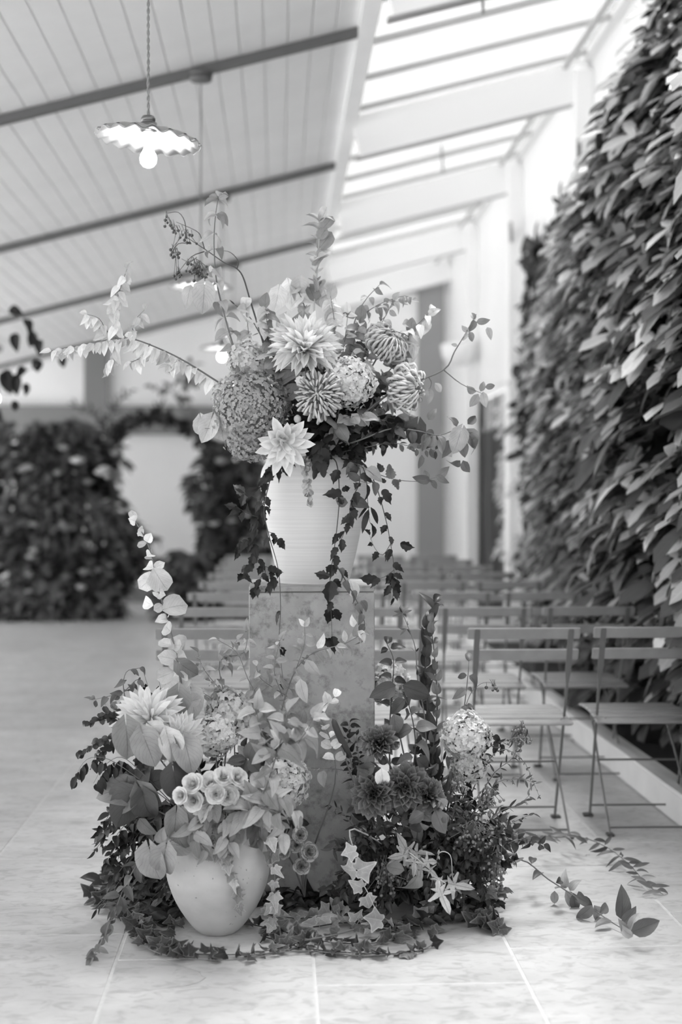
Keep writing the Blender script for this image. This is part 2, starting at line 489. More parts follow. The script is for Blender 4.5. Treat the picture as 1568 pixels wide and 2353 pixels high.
RINGS = [(3, .05, .10, .98, 1.5, .02), (3, .12, .20, 1.0, 1.35, .03), (4, .20, .34, 1.0, 1.1, .05), (5, .28, .52, .95, .95, .10), (5, .34, .72, .84, .85, .20), (6, .38, .86, .66, .78, .32)]


def rose_ring(r0, r1, h, hw, lip):
    """one rose petal as a piece of the cup: foot at the origin axis, lip rolled outward"""
    vs, uv, fs = [], [], []
    nl, nw = 6, 6
    for i in range(nl + 1):
        t = i / nl
        for j in range(nw + 1):
            u = -1 + 2 * j / nw
            a = u * hw * (.55 + .45 * min(1, t * 2))
            tt = t * (1 - .16 * u * u)
            r = r0 * (1 - (1 - tt) ** 2.2) + (r1 - r0) * tt ** 1.4 + lip * max(0, tt - .7) ** 1.3 * 2.2 + .02 * u * t
            z = h * tt - lip * max(0, tt - .78) * 1.5 + .03 * math.sin(u * 4) * t
            vs.append((r * math.cos(a), r * math.sin(a), z - .55)); uv.append((.5 + .4 * u, t, max(abs(u), t) ** 3))
    w = nw + 1
    for i in range(nl):
        for j in range(nw): fs.append((i * w + j, i * w + j + 1, i * w + w + j + 1, i * w + w + j))
    return vs, fs, uv


for k_, rg in enumerate(RINGS): reg('rose%d' % k_, rose_ring(*rg[1:]))
CACHE = {}


def tmesh(key, var, mat):
    k = (key, var, mat)
    if k not in CACHE:
        vs, fs, uv = T[key][var]
        me = bpy.data.meshes.new('leaf_' + key); me.from_pydata(vs, [], fs)
        l = me.uv_layers.new(name='UVMap')
        for p in me.polygons:
            for li in p.loop_indices: l.data[li].uv = uv[me.loops[li].vertex_index][:2]
        l = me.uv_layers.new(name='EdgeMap')
        for p in me.polygons:
            for li in p.loop_indices: l.data[li].uv = (uv[me.loops[li].vertex_index][2], 0)
        me.polygons.foreach_set('use_smooth', [True] * len(me.polygons))
        me.materials.append(MATS[mat]); me.update(); CACHE[k] = me
    return CACHE[k]


def frame(pos, d, nrm, s, sx=1.0):
    d = d.normalized(); x = d.cross(nrm)
    if x.length < 1e-5: x = d.orthogonal()
    x.normalize(); z = x.cross(d)
    m = Matrix((( x.x * s * sx, d.x * s, z.x * s, pos.x), (x.y * s * sx, d.y * s, z.y * s, pos.y), (x.z * s * sx, d.z * s, z.z * s, pos.z), (0, 0, 0, 1)))
    return m


def leaf(parent, root, key, pos, d, nrm, s, mat, sx=1.0, name='leaf', var=None, label=None):
    v = R.randrange(len(T[key])) if var is None else var
    o = bpy.data.objects.new(name, tmesh(key, v, mat)); COL.objects.link(o); o.parent = parent
    o.matrix_basis = Matrix.Translation(-root) @ frame(pos, d, nrm, s, sx)
    if label: o['label'] = label
    return o


def scatter(name, key, mats4, mat, parent=None, root=Vector((0, 0, 0)), kind='stuff'):
    """many copies of one template joined into one mesh"""
    tv = T[key]; V, Fc, U = [], [], []; base = 0
    packs = [(np.array(v + [] if False else v, float), f, np.array(u)) for v, f, u in tv]
    for m in mats4:
        v, f, u = packs[R.randrange(len(packs))]
        A = np.array(m); w = v @ A[:3, :3].T + A[:3, 3] - np.array(root)
        V.append(w); U.append(u); Fc.extend([tuple(i + base for i in q) for q in f]); base += len(v)
    V = np.concatenate(V); U = np.concatenate(U)
    me = bpy.data.meshes.new(name); me.from_pydata(V.tolist(), [], Fc)
    l = me.uv_layers.new(name='UVMap')
    idx = np.zeros(len(me.loops), np.int32); me.loops.foreach_get('vertex_index', idx)
    l.data.foreach_set('uv', np.ascontiguousarray(U[idx][:, :2]).astype(np.float32).ravel())
    l = me.uv_layers.new(name='EdgeMap'); e = U[idx][:, 1:3].copy(); e[:, 0] = U[idx][:, 2]; e[:, 1] = 0
    l.data.foreach_set('uv', np.ascontiguousarray(e).astype(np.float32).ravel())
    me.polygons.foreach_set('use_smooth', [True] * len(me.polygons))
    me.materials.append(MATS[mat]); me.update()
    return link(name, me, parent, kind)


def catmull(pts, sub=4):
    if len(pts) < 3:
        return [pts[0].lerp(pts[-1], i / sub) for i in range(sub + 1)]
    out = []
    P_ = [pts[0] * 2 - pts[1]] + pts + [pts[-1] * 2 - pts[-2]]
    for i in range(1, len(P_) - 2):
        a, b, c, d = P_[i - 1:i + 3]
        for k in range(sub):
            t = k / sub
            out.append(.5 * ((2 * b) + (c - a) * t + (2 * a - 5 * b + 4 * c - d) * t * t + (3 * b - a - 3 * c + d) * t ** 3))
    out.append(pts[-1].copy()); return out


def at_len(pts, s):
    for a, b in zip(pts, pts[1:]):
        l = (b - a).length
        if s <= l or b is pts[-1]: return a.lerp(b, min(1, s / max(l, 1e-9))), (b - a).normalized()
        s -= l
    return pts[-1], (pts[-1] - pts[-2]).normalized()


def plen(pts): return sum((b - a).length for a, b in zip(pts, pts[1:]))


def rv(s=1.0): return Vector((R.uniform(-s, s), R.uniform(-s, s), R.uniform(-s, s)))


TOCAM = Vector((0, -1, .12))
UP = Vector((0, 0, 1))


def D_(p): return p[2] if len(p) > 2 else None


def topts(l, Y):
    """pixel polyline -> world; an optional third value is the offset in depth"""
    return [P(p[0], p[1], Y + (p[2] if len(p) > 2 else 0)) for p in l]


def leafy(root_o, root, path, key, size, spacing, mat, mode='opp', droop=.5, angle=60, start=.1, jit=.35, sx=1.0, face=.6, taper=.3, name='leaf', tip=True):
    L = plen(path); s = L * start; i = 0
    while s < L:
        p, d = at_len(path, s)
        k = 1 - taper * (s / L)
        phase = R.uniform(0, math.pi) if mode != 'flat' else 0
        side0 = d.cross(TOCAM).normalized()
        up0 = side0.cross(d).normalized()
        sides = (1, -1) if mode in ('opp', 'flat') else ((1,) if i % 2 else (-1,))
        for sg in sides:
            th = (phase if i % 2 else -phase) * .6 + R.uniform(-.3, .3)
            sd = (side0 * math.cos(th) + up0 * math.sin(th)) * sg
            a = math.radians(angle + R.uniform(-18, 18))
            dd = d * math.cos(a) + sd * math.sin(a) + Vector((0, 0, -droop)) + rv(jit * .5)
            nrm = TOCAM * face + UP * (1 - face) + rv(jit)
            leaf(root_o, root, key, p + dd.normalized() * size * .06, dd, nrm, size * k * R.uniform(.75, 1.15), mat, sx, name)
        s += spacing * R.uniform(.8, 1.2) * (1 - .3 * taper * s / L); i += 1
    if tip:
        leaf(root_o, root, key, path[-1], path[-1] - path[-2] + rv(.01), TOCAM * face + UP * (1 - face) + rv(jit), size * (1 - taper), mat, sx, name)


def branch(name, label, cat, px, Y, key, size, spacing, mat, stem='stem_mid', rad=3.0, twigs=(), leaves=(), group=None, smooth=4, twig_leaf=None, **kw):
    """a stem drawn through photograph pixels at depth Y, with leaves; sizes in pixels at that depth"""
    path = catmull(topts(px, Y), smooth); root = path[0].copy()
    t = thing(name, label, cat, root, group)
    mb = MB(); n = len(path)
    mb.tube([p - root for p in path], [M(rad, Y) * (1 - .7 * i / (n - 1)) for i in range(n)], 6)
    tps = []
    for tw in twigs:
        tp = catmull(topts(tw, Y), 3); tps.append(tp); m = len(tp)
        mb.tube([p - root for p in tp], [M(rad, Y) * (.5 - .3 * i / (m - 1)) for i in range(m)], 5)
    mb.build('stem', stem, t, True)
    if key and spacing:
        leafy(t, root, path, key, M(size, Y), M(spacing, Y), mat, **kw)
        kw2 = dict(kw); kw2['start'] = .2
        if twig_leaf: kw2.update(twig_leaf)
        for tp in tps: leafy(t, root, tp, key, M(size * .9, Y), M(spacing * .8, Y), mat, **kw2)
    for lf in leaves:
        # (px, py, angle in the picture, size px, dDepth, key, mat, tilt)
        x, y, ang, sz = lf[:4]; dz = lf[4] if len(lf) > 4 else 0; k = (lf[5] if len(lf) > 5 and lf[5] else key) or 'ovate'; mt = lf[6] if len(lf) > 6 and lf[6] else mat
        tilt = lf[7] if len(lf) > 7 else R.uniform(-.35, .35)
        a = math.radians(ang); d = Vector((math.cos(a), tilt, math.sin(a)))
        leaf(t, root, k, P(x, y, Y + dz), d, TOCAM + rv(.3), M(sz, Y), mt)
    return t


def fib(n, i, capang):
    """direction i of n spread over a cap of half angle capang about +Z"""
    z = 1 - (1 - math.cos(capang)) * (i + .5) / n; a = i * 2.399963
    r = math.sqrt(max(0, 1 - z * z)); return Vector((r * math.cos(a), r * math.sin(a), z))


def stem_from(t, root, base, c, r=.003, mat='stem_mid'):
    mid = base.lerp(c, .55) + Vector((0, 0, .02))
    MB().tube([p - root for p in catmull([base, mid, c], 4)], r, 6).build('stem', mat, t, True)


def flower(name, label, kind, px, py, Y, rpx, facing, base, mat=None, group=None, n=None, squash=1.0, cat='flower', stem=True):
    c = P(px, py, Y); r = M(rpx, Y); f = Vector(facing).normalized(); q = f.to_track_quat('Z', 'Y')
    root = base.copy() if stem else c.copy()
    t = thing(name, label, cat, root, group)
    if stem: stem_from(t, root, base, c - f * r * .15)
    if kind in ('dahlia', 'dark', 'lily'):
        n = n or {'dahlia': 125, 'dark': 76, 'lily': 22}[kind]
        key = {'dahlia': 'dpetal', 'dark': 'wpetal', 'lily': 'lpetal'}[kind]
        cap = {'dahlia': 1.75, 'dark': 1.62, 'lily': 1.5}[kind]
        for i in range(n):
            d = fib(n, i, cap); ang = math.acos(max(-1, min(1, d.z)))
            k = {'dahlia': .50 + .5 * min(1, ang / .9), 'dark': .30 + .70 * min(1, ang / 1.25), 'lily': .6 + .45 * min(1, ang / 1.0)}[kind]
            out = Vector((d.x, d.y, 0)).normalized() if ang > .02 else Vector((1, 0, 0))
            tilt = (d * 1.0 + out * .15 + rv(.10)).normalized()
            pos = c + q @ (d * r * .10 + Vector((0, 0, -.10 * r)))
            nrm = q @ (Vector((0, 0, 1)) * math.sin(ang) - out * math.cos(ang) + rv(.08))
            leaf(t, root, key, pos, q @ tilt, nrm, r * k * R.uniform(.92, 1.1), mat, name='petal')
    elif kind == 'rose':
        for k_, rg in enumerate(RINGS):
            if n and k_ > n: break
            a0 = R.uniform(0, 6)
            for i in range(rg[0]):
                o = bpy.data.objects.new('petal', tmesh('rose%d' % k_, 0, mat)); COL.objects.link(o); o.parent = t
                sc = r * R.uniform(.94, 1.06)
                o.matrix_basis = Matrix.Translation(c - root) @ q.to_matrix().to_4x4() @ Matrix.Rotation(a0 + i * 6.2832 / rg[0] + R.uniform(-.15, .15), 4, 'Z') @ Matrix.Diagonal((sc, sc, sc, 1))
        for i in range(4):
            a = i * 1.57; out = Vector((math.cos(a), math.sin(a), 0))
            leaf(t, root, 'lance', c + q @ Vector((0, 0, -.5 * r)), q @ (out - UP * .3), q @ UP, r * .7, 'leaf_mid', name='sepal')
    elif kind == 'hydrangea':
        fine = mat == 'floret_mid'; sz = (6.0 if fine else 8.4) * Y / F; n = int((n or 170) * (3.2 if fine else 2.1)); ms = []
        for i in range(n):
            d = fib(n, i, 2.5); lump = 1 + .16 * noise.noise(d * 2.6 + c * 9)
            e = Vector((d.x, d.y, d.z * squash)) * r * R.uniform(.84, 1.04) * lump
            cc = c + q @ e; nn = (q @ Vector((d.x, d.y, d.z / squash)) + rv(.55)).normalized()
            s = sz * R.uniform(.7, 1.2); u = nn.orthogonal().normalized(); w = nn.cross(u); a0 = R.uniform(0, 1.6); cu = R.uniform(.05, .7)
            for k in range(4):
                a = a0 + k * math.pi / 2; dd = u * math.cos(a) + w * math.sin(a) + nn * cu
                ms.append(frame(cc, dd, nn, s, 1.0))
        scatter('florets', 'fpetal', ms, mat, t, root)
        core = MB(); prof = [(r * .74 * math.sin(x), r * .74 * squash * math.cos(x)) for x in [math.pi * j / 10 for j in range(11)]]
        core.lathe([(max(a, .0005), b) for a, b in prof], 16)
        core.v = [tuple(c + q @ Vector(v) - root) for v in core.v]
        core.build('floret_shade_core', 'floret_core', t, True)  # plain dark core imitates the shade between florets
    elif kind == 'mum':
        n = n or 90; V, Fc, U = [], [], []
        rm = MB()
        for i in range(n):
            d = fib(n, i, 1.9); ang = math.acos(d.z); out = Vector((d.x, d.y, 0)).normalized() if ang > .02 else Vector((1, 0, 0))
            L = r * (.5 + .6 * min(1, ang / 1.2)) * R.uniform(.85, 1.15)
            # ray floret: goes out, then hooks inward over the centre
            p0 = d * r * .1; p1 = p0 + d * L * .42 + out * L * .20 * min(1, ang); p2 = p1 + d * L * .16 + UP * L * .34 + out * L * .06 + rv(.05) * L; p3 = p2 + (UP * .16 - out * .30) * L + rv(.05) * L
            pts = [c + q @ x - root for x in catmull([p0, p1, p2, p3], 2)]
            w = r * .062
            rm.tube(pts, [w * .6, w, w * 1.15, w * 1.2, w * 1.1, w * .9, w * .4][:len(pts)], 4)
        o = rm.build('ray_petals', mat, t, True, 'stuff')
    return t, c


plain('floret_core', .20, .9, noise_amt=.5, scale=60)


def berries(t, root, pts, Y, rpx, mat, stalk=13):
    """berry parts, each on a fine stalk that runs up towards its neighbours' joint"""
    mb = MB()
    for k, (x, y) in enumerate(pts):
        g = pts[max(0, k - 3):k + 1]; ax = sum(p[0] for p in g) / len(g); ay = min(p[1] for p in g) - stalk
        a_, b_ = P(x, y, Y) - root, P(ax, ay, Y) - root
        mb.tube([a_, a_.lerp(b_, .6) + Vector((.001, 0, 0)), b_], M(.7, Y), 4)
    mb.build('stalks', 'stem_mid', t, True, 'stuff')
    for (x, y) in pts:
        p = P(x, y, Y + R.uniform(-.02, .02))
        if 'berry_' + mat not in CACHE:
            mb = MB(); prof = [(max(math.sin(math.pi * j / 6), .02), -math.cos(math.pi * j / 6)) for j in range(7)]
            mb.lathe(prof, 8); me = bpy.data.meshes.new('berry'); me.from_pydata(mb.v, [], mb.f)
            me.polygons.foreach_set('use_smooth', [True] * len(me.polygons)); me.materials.append(MATS[mat]); CACHE['berry_' + mat] = me
        o = link('berry', CACHE['berry_' + mat], t); o.location = p - root; s = M(rpx, Y) * R.uniform(.8, 1.15); o.scale = (s, s, s)


# ================================================================== THE SETTING
EX, EZ = .568, 4.13          # edge between boarded ceiling and glass roof
WX, WZ = 2.30, 4.58          # head of the right-hand wall
SL = (WZ - EZ) / (WX - EX)
YN, YF = -4.0, 19.0
CX0 = -5.2


def cz(x): return EZ + SL * (x - EX)


fl = MB().box(CX0 - .2, WX + .2, YN, YF + .3, -.12, -.0022).build('floor', 'grout'); fl['kind'] = 'structure'
fl['label'] = 'pale mottled stone slab floor with light grout joints'
XJ = [-.4655 - .575 * i for i in range(9, 0, -1)] + [-.4655, .10, .68, 1.25, 1.62]
joff = {8: 4.35, 9: 4.085, 10: 3.86}
for i, (a, b) in enumerate(zip(XJ, XJ[1:])):
    y0 = {8: 4.35, 9: 4.095, 10: 3.86}.get(i, 4.2 + R.uniform(-.4, .4)); L = .93
    y = y0 - L * 7
    while y < YF:
        if y + L > -1.5:
            if i == 9 and abs(y + L - y0) < .01:      # the slab with the broken corner lies in two pieces
                brk = [(a, y + .70), (a + .06, y + .72), (a + .12, y + .80), (a + .20, y + .83), (a + .26, y + .85), (a + .27, y + L)]
                brk = [(P(395, 2212, 4).x, y + L), (-.305, 4.065), (-.27, 4.035), (-.245, 4.01), (-.22, 3.985), (-.215, 3.955), (-.2, 3.935), (-.215, 3.90), (-.25, 3.87), (-.38, 3.83), (a, 3.82)]
                brk[0] = (-.33, y + L)
                g = .005
                def slab(poly):
                    mb = MB(); n = len(poly)
                    mb.v = [(p[0], p[1], -.02) for p in poly] + [(p[0], p[1], 0) for p in poly]
                    mb.f = [tuple(range(n, 2 * n)), tuple(range(n - 1, -1, -1))] + [(k, (k + 1) % n, n + (k + 1) % n, n + k) for k in range(n)]
                    mb.build('tile', 'floor_stone', fl)
                slab([(a + g, y + L - g)] + [(p[0] + g * .6, p[1] - g * .3) if False else (max(p[0] - .0025, a + g), min(p[1], y + L - g)) for p in reversed(brk)][::-1][::-1][:-0 or None])
                slab([(a + g, y + g), (b - g, y + g), (b - g, y + L - g)] + [(max(p[0] + .0015, a + g), min(p[1] - .001, y + L - g)) for p in brk])
            else:
                g = .005
                MB().box(a + g, b - g, y + g, min(y + L - g, YF), -.03, R.uniform(-.0012, .0005), .0015).build('tile', 'floor_stone', fl)
        y += L

# ---- ceiling: boards along the hall, grey beams across
ce = MB()
ce.add([(CX0, YN, cz(CX0) + .03), (EX, YN, EZ + .03), (EX, YF, EZ + .03), (CX0, YF, cz(CX0) + .03), (CX0, YN, cz(CX0) + .12), (EX, YN, EZ + .12), (EX, YF, EZ + .12), (CX0, YF, cz(CX0) + .12)],
       [(0, 3, 2, 1), (4, 5, 6, 7), (0, 1, 5, 4), (1, 2, 6, 5), (2, 3, 7, 6), (3, 0, 4, 7)])
ce = ce.build('ceiling', 'groove'); ce['kind'] = 'structure'; ce['label'] = 'white painted boarded ceiling rising towards the glass roof'
bw = .138; x = EX - .10
pm = None
while x > CX0 + .1:
    if pm is None:
        mb = MB(); w = bw - .0035
        prof = [(-w, 0.0), (-w + .004, -.005), (-.004, -.005 - 0), (0, 0.0), (0, .014), (-w, .014)]
        prof = [(px_, pz_ + (px_) * SL) for px_, pz_ in prof]
        n = len(prof)
        mb.v = [(p[0], YN, p[1]) for p in prof] + [(p[0], YF, p[1]) for p in prof]
        mb.f = [tuple(range(n)), tuple(range(2 * n - 1, n - 1, -1))] + [(k, n + k, n + (k + 1) % n, (k + 1) % n) for k in range(n)]
        pm = mb.build('plank', 'board_paint', ce); pm.location = (x, 0, cz(x) + .006)
    else:
        o = link('plank', pm.data, ce); o.location = (x, 0, cz(x) + .006)
    x -= bw
for Y in (1.75, 5.06, 8.36, 11.66, 14.96, 18.2):
    MB().bar((CX0, Y, cz(CX0) - .026), (.473, Y, cz(.473) - .026), .06, .05).build('beam', 'beam_grey', ce)
mb = MB()
mb.bar((EX - .05, YN, cz(EX - .05) - .03), (EX - .05, YF, cz(EX - .05) - .03), .10, .07)
e = mb.build('trim_1', 'board_paint'); e['kind'] = 'structure'; e['label'] = 'pale edge board between ceiling and glass roof'

# ---- glass roof
gr = MB().box(WX - .06, WX + .1, YN, YF, WZ - .02, WZ + .12).build('window_1', 'rafter_paint'); gr['kind'] = 'structure'
gr['label'] = 'sloping glass roof on deep white rafters'
for Y in (-1.6, 1.4, 4.4, 7.4, 10.4, 13.4, 16.4, 18.9):
    mb = MB()
    d = .15
    mb.bar((EX, Y, EZ - d + .0), (WX, Y, WZ - d + .0), .07, .30)
    rf = mb.build('rafter', 'rafter_paint', gr)
    MB().bar((EX, Y, EZ - .305), (WX, Y, WZ - .305), .09, .012).build('rafter_shade_strip', 'bar_paint', rf)  # added strip, painted darker to imitate the rafter's shaded underside
y = YN
bars = []
while y < YF: bars.append(y); y += .75
for y in bars:
    MB().bar((EX, y, EZ + .02), (WX, y, WZ + .02), 0.018, .04).build('glazing_bar', 'bar_paint', gr)
for x in (2.10,):
    MB().bar((x, YN, cz(x) - .02), (x, YF, cz(x) - .02), .03, .03).build('purlin', 'bar_paint', gr)
for y in bars:
    y1 = min(y + .75, YF)
    mb = MB(); mb.add([(EX, y + .01, EZ + .05), (WX, y + .01, WZ + .05), (WX, y1 - .01, WZ + .05), (EX, y1 - .01, EZ + .05),
                       (EX, y + .01, EZ + .056), (WX, y + .01, WZ + .056), (WX, y1 - .01, WZ + .056), (EX, y1 - .01, EZ + .056)],
                      [(0, 3, 2, 1), (4, 5, 6, 7), (0, 1, 5, 4), (1, 2, 6, 5), (2, 3, 7, 6), (3, 0, 4, 7)])
    mb.build('pane', 'roof_glass', gr)
# slim opening rods under the glass
for (Y, x) in ((7.9, 1.13), (12.0, 1.38)):
    MB().tube([(x, Y, cz(x) + .0), (x + .02, Y + .05, cz(x) - .22)], .008, 6).build('opening_rod', 'beam_grey', gr)

# ---- right wall with piers, opening near the far end
wr = MB()
wr.box(WX, WX + .2, YN, 14.05, 0, WZ); wr.box(WX, WX + .2, 16.3, YF + .2, 0, WZ); wr.box(WX, WX + .2, 14.05, 16.3, 2.5, WZ)
wr = wr.build('wall_right', 'wall_paint'); wr['kind'] = 'structure'; wr['label'] = 'tall white wall under the high side of the glass roof'
for Y in (7.4, 10.4, 13.4, 16.4):
    MB().box(WX - .14, WX, Y - .12, Y + .12, 0, WZ - .1, .01).build('pier', 'wall_paint', wr)
for Y in (10.4, 13.4):
    MB().bar((WX - .15, Y - .3, 3.9), (WX - .02, Y + .35, 3.5), .03, .05).build('bracket', 'panel_grey', wr)
dr = MB().box(WX + .02, WX + .16, 14.05, 16.3, 2.12, 2.17).build('door_1', 'panel_grey'); dr['kind'] = 'structure'; dr['label'] = 'dark double door in the white wall near the far end'
for k in range(2):
    lf = MB().box(WX + .02, WX + .06, 14.06 + k * 1.12, 15.16 + k * 1.12, .01, 2.11).build('door_leaf', 'dark_void', dr)
    MB().box(WX + .01, WX + .03, 14.12 + k * 1.12, 15.10 + k * 1.12, .9, 2.05, .005).build('door_pane', 'dark_void', lf)
MB().box(WX - .03, WX + .1, 16.3, 16.38, 0, 2.5).build('jamb', 'panel_grey', dr)
for k in range(5):
    MB().box(WX + .04, WX + .06, 14.08 + k * .445, 14.08 + k * .445 + .41, 2.19, 2.48).build('pane', 'panel_grey', dr)
    MB().box(WX + .03, WX + .11, 14.05 + k * .445, 14.08 + k * .445, 2.17, 2.5).build('mullion', 'curb_paint', dr)

# ---- far wall
wb = MB()
wb.box(CX0 - .2, WX + .2, YF, YF + .2, 0, 4.7)
wb = wb.build('wall_back', 'far_paint' if 'far_paint' in MATS else 'wall_paint'); wb['kind'] = 'structure'; wb['label'] = 'plain pale wall closing the far end of the hall'
KF = F / YF
def fx(p): return (p - VPX) / KF
def fz(p): return CAM_Z + (VPY - p) / KF
MB().box(CX0, fx(600), YF - .12, YF, fz(1000), fz(935)).build('band', 'band_grey', wb)
MB().box(fx(200), fx(252), YF - .14, YF, fz(935), fz(750)).build('post', 'band_grey', wb)
MB().box(fx(960), fx(1022), YF - .06, YF, 0, fz(640)).build('panel', 'panel_grey', wb)
MB().box(fx(560), fx(960), YF - .03, YF, fz(672) , fz(655)).build('rail', 'panel_grey', wb)
b = MB().box(CX0, WX, YF - .05, YF, 0, .21).build('baseboard_back', 'band_grey'); b['kind'] = 'structure'; b['label'] = 'grey skirting along the far wall'
wl = MB().box(CX0 - .2, CX0, YN, YF, 0, .25).box(CX0 - .2, CX0, YN, YF, 2.55, cz(CX0) + .05)  # unseen wall, its openings added to brighten the hall
for i in range(8): wl.box(CX0 - .2, CX0, .6 + i * 2.6 - (.2 if i else 0), .8 + i * 2.6, .25, 2.55)
wl = wl.build('wall_left', 'wall_paint'); wl['kind'] = 'structure'; wl['label'] = 'unseen white side wall with tall openings added to brighten the hall'
te = MB().box(-30, 30, -25, 40, -.2, -.125).build('ground', 'grout'); te['kind'] = 'structure'; te['label'] = 'pale paving outside the hall'

wf = MB().box(CX0, -2.4, YN - .2, YN, 0, 4.7).box(.6, WX + .2, YN - .2, YN, 0, 4.8).box(-2.4, .6, YN - .2, YN, 2.4, 4.7).build('wall_front_added', 'wall_paint'); wf['kind'] = 'structure'; wf['label'] = 'unseen end wall with a wide opening, added to dim the front light'  # unseen wall, added to dim the light on camera-facing surfaces
# ---- curb of the planting bed along the right wall
cu = MB().box(1.62, 1.74, 2.0, 13.6, 0, .13, .01).build('trim_2', 'curb_paint'); cu['kind'] = 'structure'; cu['label'] = 'low painted curb edging the planting bed'
MB().box(1.605, 1.66, 2.0, 13.6, .13, .148, .004).build('lip', 'curb_paint', cu)
MB().box(1.74, WX, 2.0, 13.5, 0, .10).build('bed_soil', 'soil', cu)

# ---- wall light at the far end
wlamp = thing('wall_light', 'white bowl-shaped wall light high on the far white pier', 'lamp', (WX - .26, 16.1, 3.0))
mb = MB(); mb.lathe([(.02, -.14), (.12, -.10), (.18, -.02), (.20, .10), (.19, .12), (.16, .0), (.02, -.1)], 24); mb.build('bowl', 'enamel_white', wlamp, True)
MB().box(.0, .12, -.04, .04, -.08, .04, .01).build('bracket', 'enamel_white', wlamp)

# ================================================================== PENDANT LAMPS
def pendant(X, Y, label, tilt=0, ztop=None):
    zs = 2.575; zc = cz(X)
    t = thing('pendant_lamp', label, 'lamp', (X, Y, zs), 'pendant lamps with wavy enamel shades')
    sh = MB()
    def wav(i, a):
        k = (0, .25, .6, 1.0, 1.0, .6, .25, 0)[i]
        w = math.cos(18 * a) * .0050 * k ** 1.8
        return w * .35, w * 1.3
    prof = [(.028, .038), (.085, .030), (.14, .016), (.182, -.002), (.183, -.005), (.14, .012), (.085, .026), (.028, .034)]
    sh.lathe(prof, 144, wav=wav)
    s = sh.build('shade', 'enamel_white', t, True)
    s.rotation_euler = (0, tilt, 0)
    rim = MB(); rim.tube([((.183 + math.cos(18 * a) * .0025) * math.cos(a), (.183 + math.cos(18 * a) * .0025) * math.sin(a), -.003 + math.cos(18 * a) * .0065) for a in [2 * math.pi * k / 144 for k in range(145)]], .0022, 5)
    rim.build('shade_rim', 'enamel_grey', s, True)
    top = MB(); top.lathe([(.03, .041), (.085, .033), (.14, .019), (.178, .003)], 144, wav=lambda i, a: ((0, .25, .6, 1)[i] * math.cos(18 * a) * .0023, (0, .25, .6, 1)[i] * math.cos(18 * a) * .0065))
    top.build('shade_top', 'enamel_grey', s, True)
    h = MB(); h.lathe([(.004, .084), (.020, .082), (.025, .074), (.025, .066), (.022, .064), (.022, .060), (.030, .058), (.031, .040), (.028, .030), (.018, .028)], 20); h.build('lamp_holder', 'brass', t, True)
    h = MB(); h.lathe([(.018, .034), (.0175, -.014), (.012, -.018)], 20); h.build('lamp_socket', 'enamel_white', t, True)
    b = MB(); b.lathe([(.0135, -.012), (.0145, -.028), (.020, -.040), (.027, -.052), (.030, -.066), (.027, -.081), (.018, -.092), (.006, -.097), (.0005, -.0975)], 20); b.build('bulb', 'bulb_glow', t, True)
    L = zc - .03 - (zs + .068)
    for ph in (0, math.pi):
        n = int(L / .006); cdm = MB()
        cdm.tube([(math.cos(ph + k * .75) * .0028, math.sin(ph + k * .75) * .0028, .068 + L * k / n) for k in range(n + 1)], .0030, 5)
        cdm.build('cord', 'cord_cloth', t, True)
    c = MB(); zr = zc - zs; c.lathe([(.001, zr - .092), (.014, zr - .090), (.060, zr - .084), (.066, zr - .078), (.066, zr - .060), (.045, zr - .058), (.045, zr - .052), (.072, zr - .050), (.072, zr - .035), (.05, zr - .02)], 28); c.build('ceiling_rose', 'beam_grey', t, True)


pendant(-.452, 4.98, 'nearest pendant lamp, wavy white enamel shade on a twisted cord, bulb lit', .11)
pendant(-.453, 8.36, 'pendant lamp behind the upper flowers, wide wavy shade glowing above the berries', .02)
pendant(-.46, 11.66, 'small far pendant lamp glowing just left of the upper hydrangeas')
pendant(-.47, 14.96, 'farthest small pendant lamp of the row behind the flowers')
pendant(-3.24, 16.5, 'distant pendant lamp at the left, above the big floral pillar')

# ================================================================== CHAIRS
CH = {}


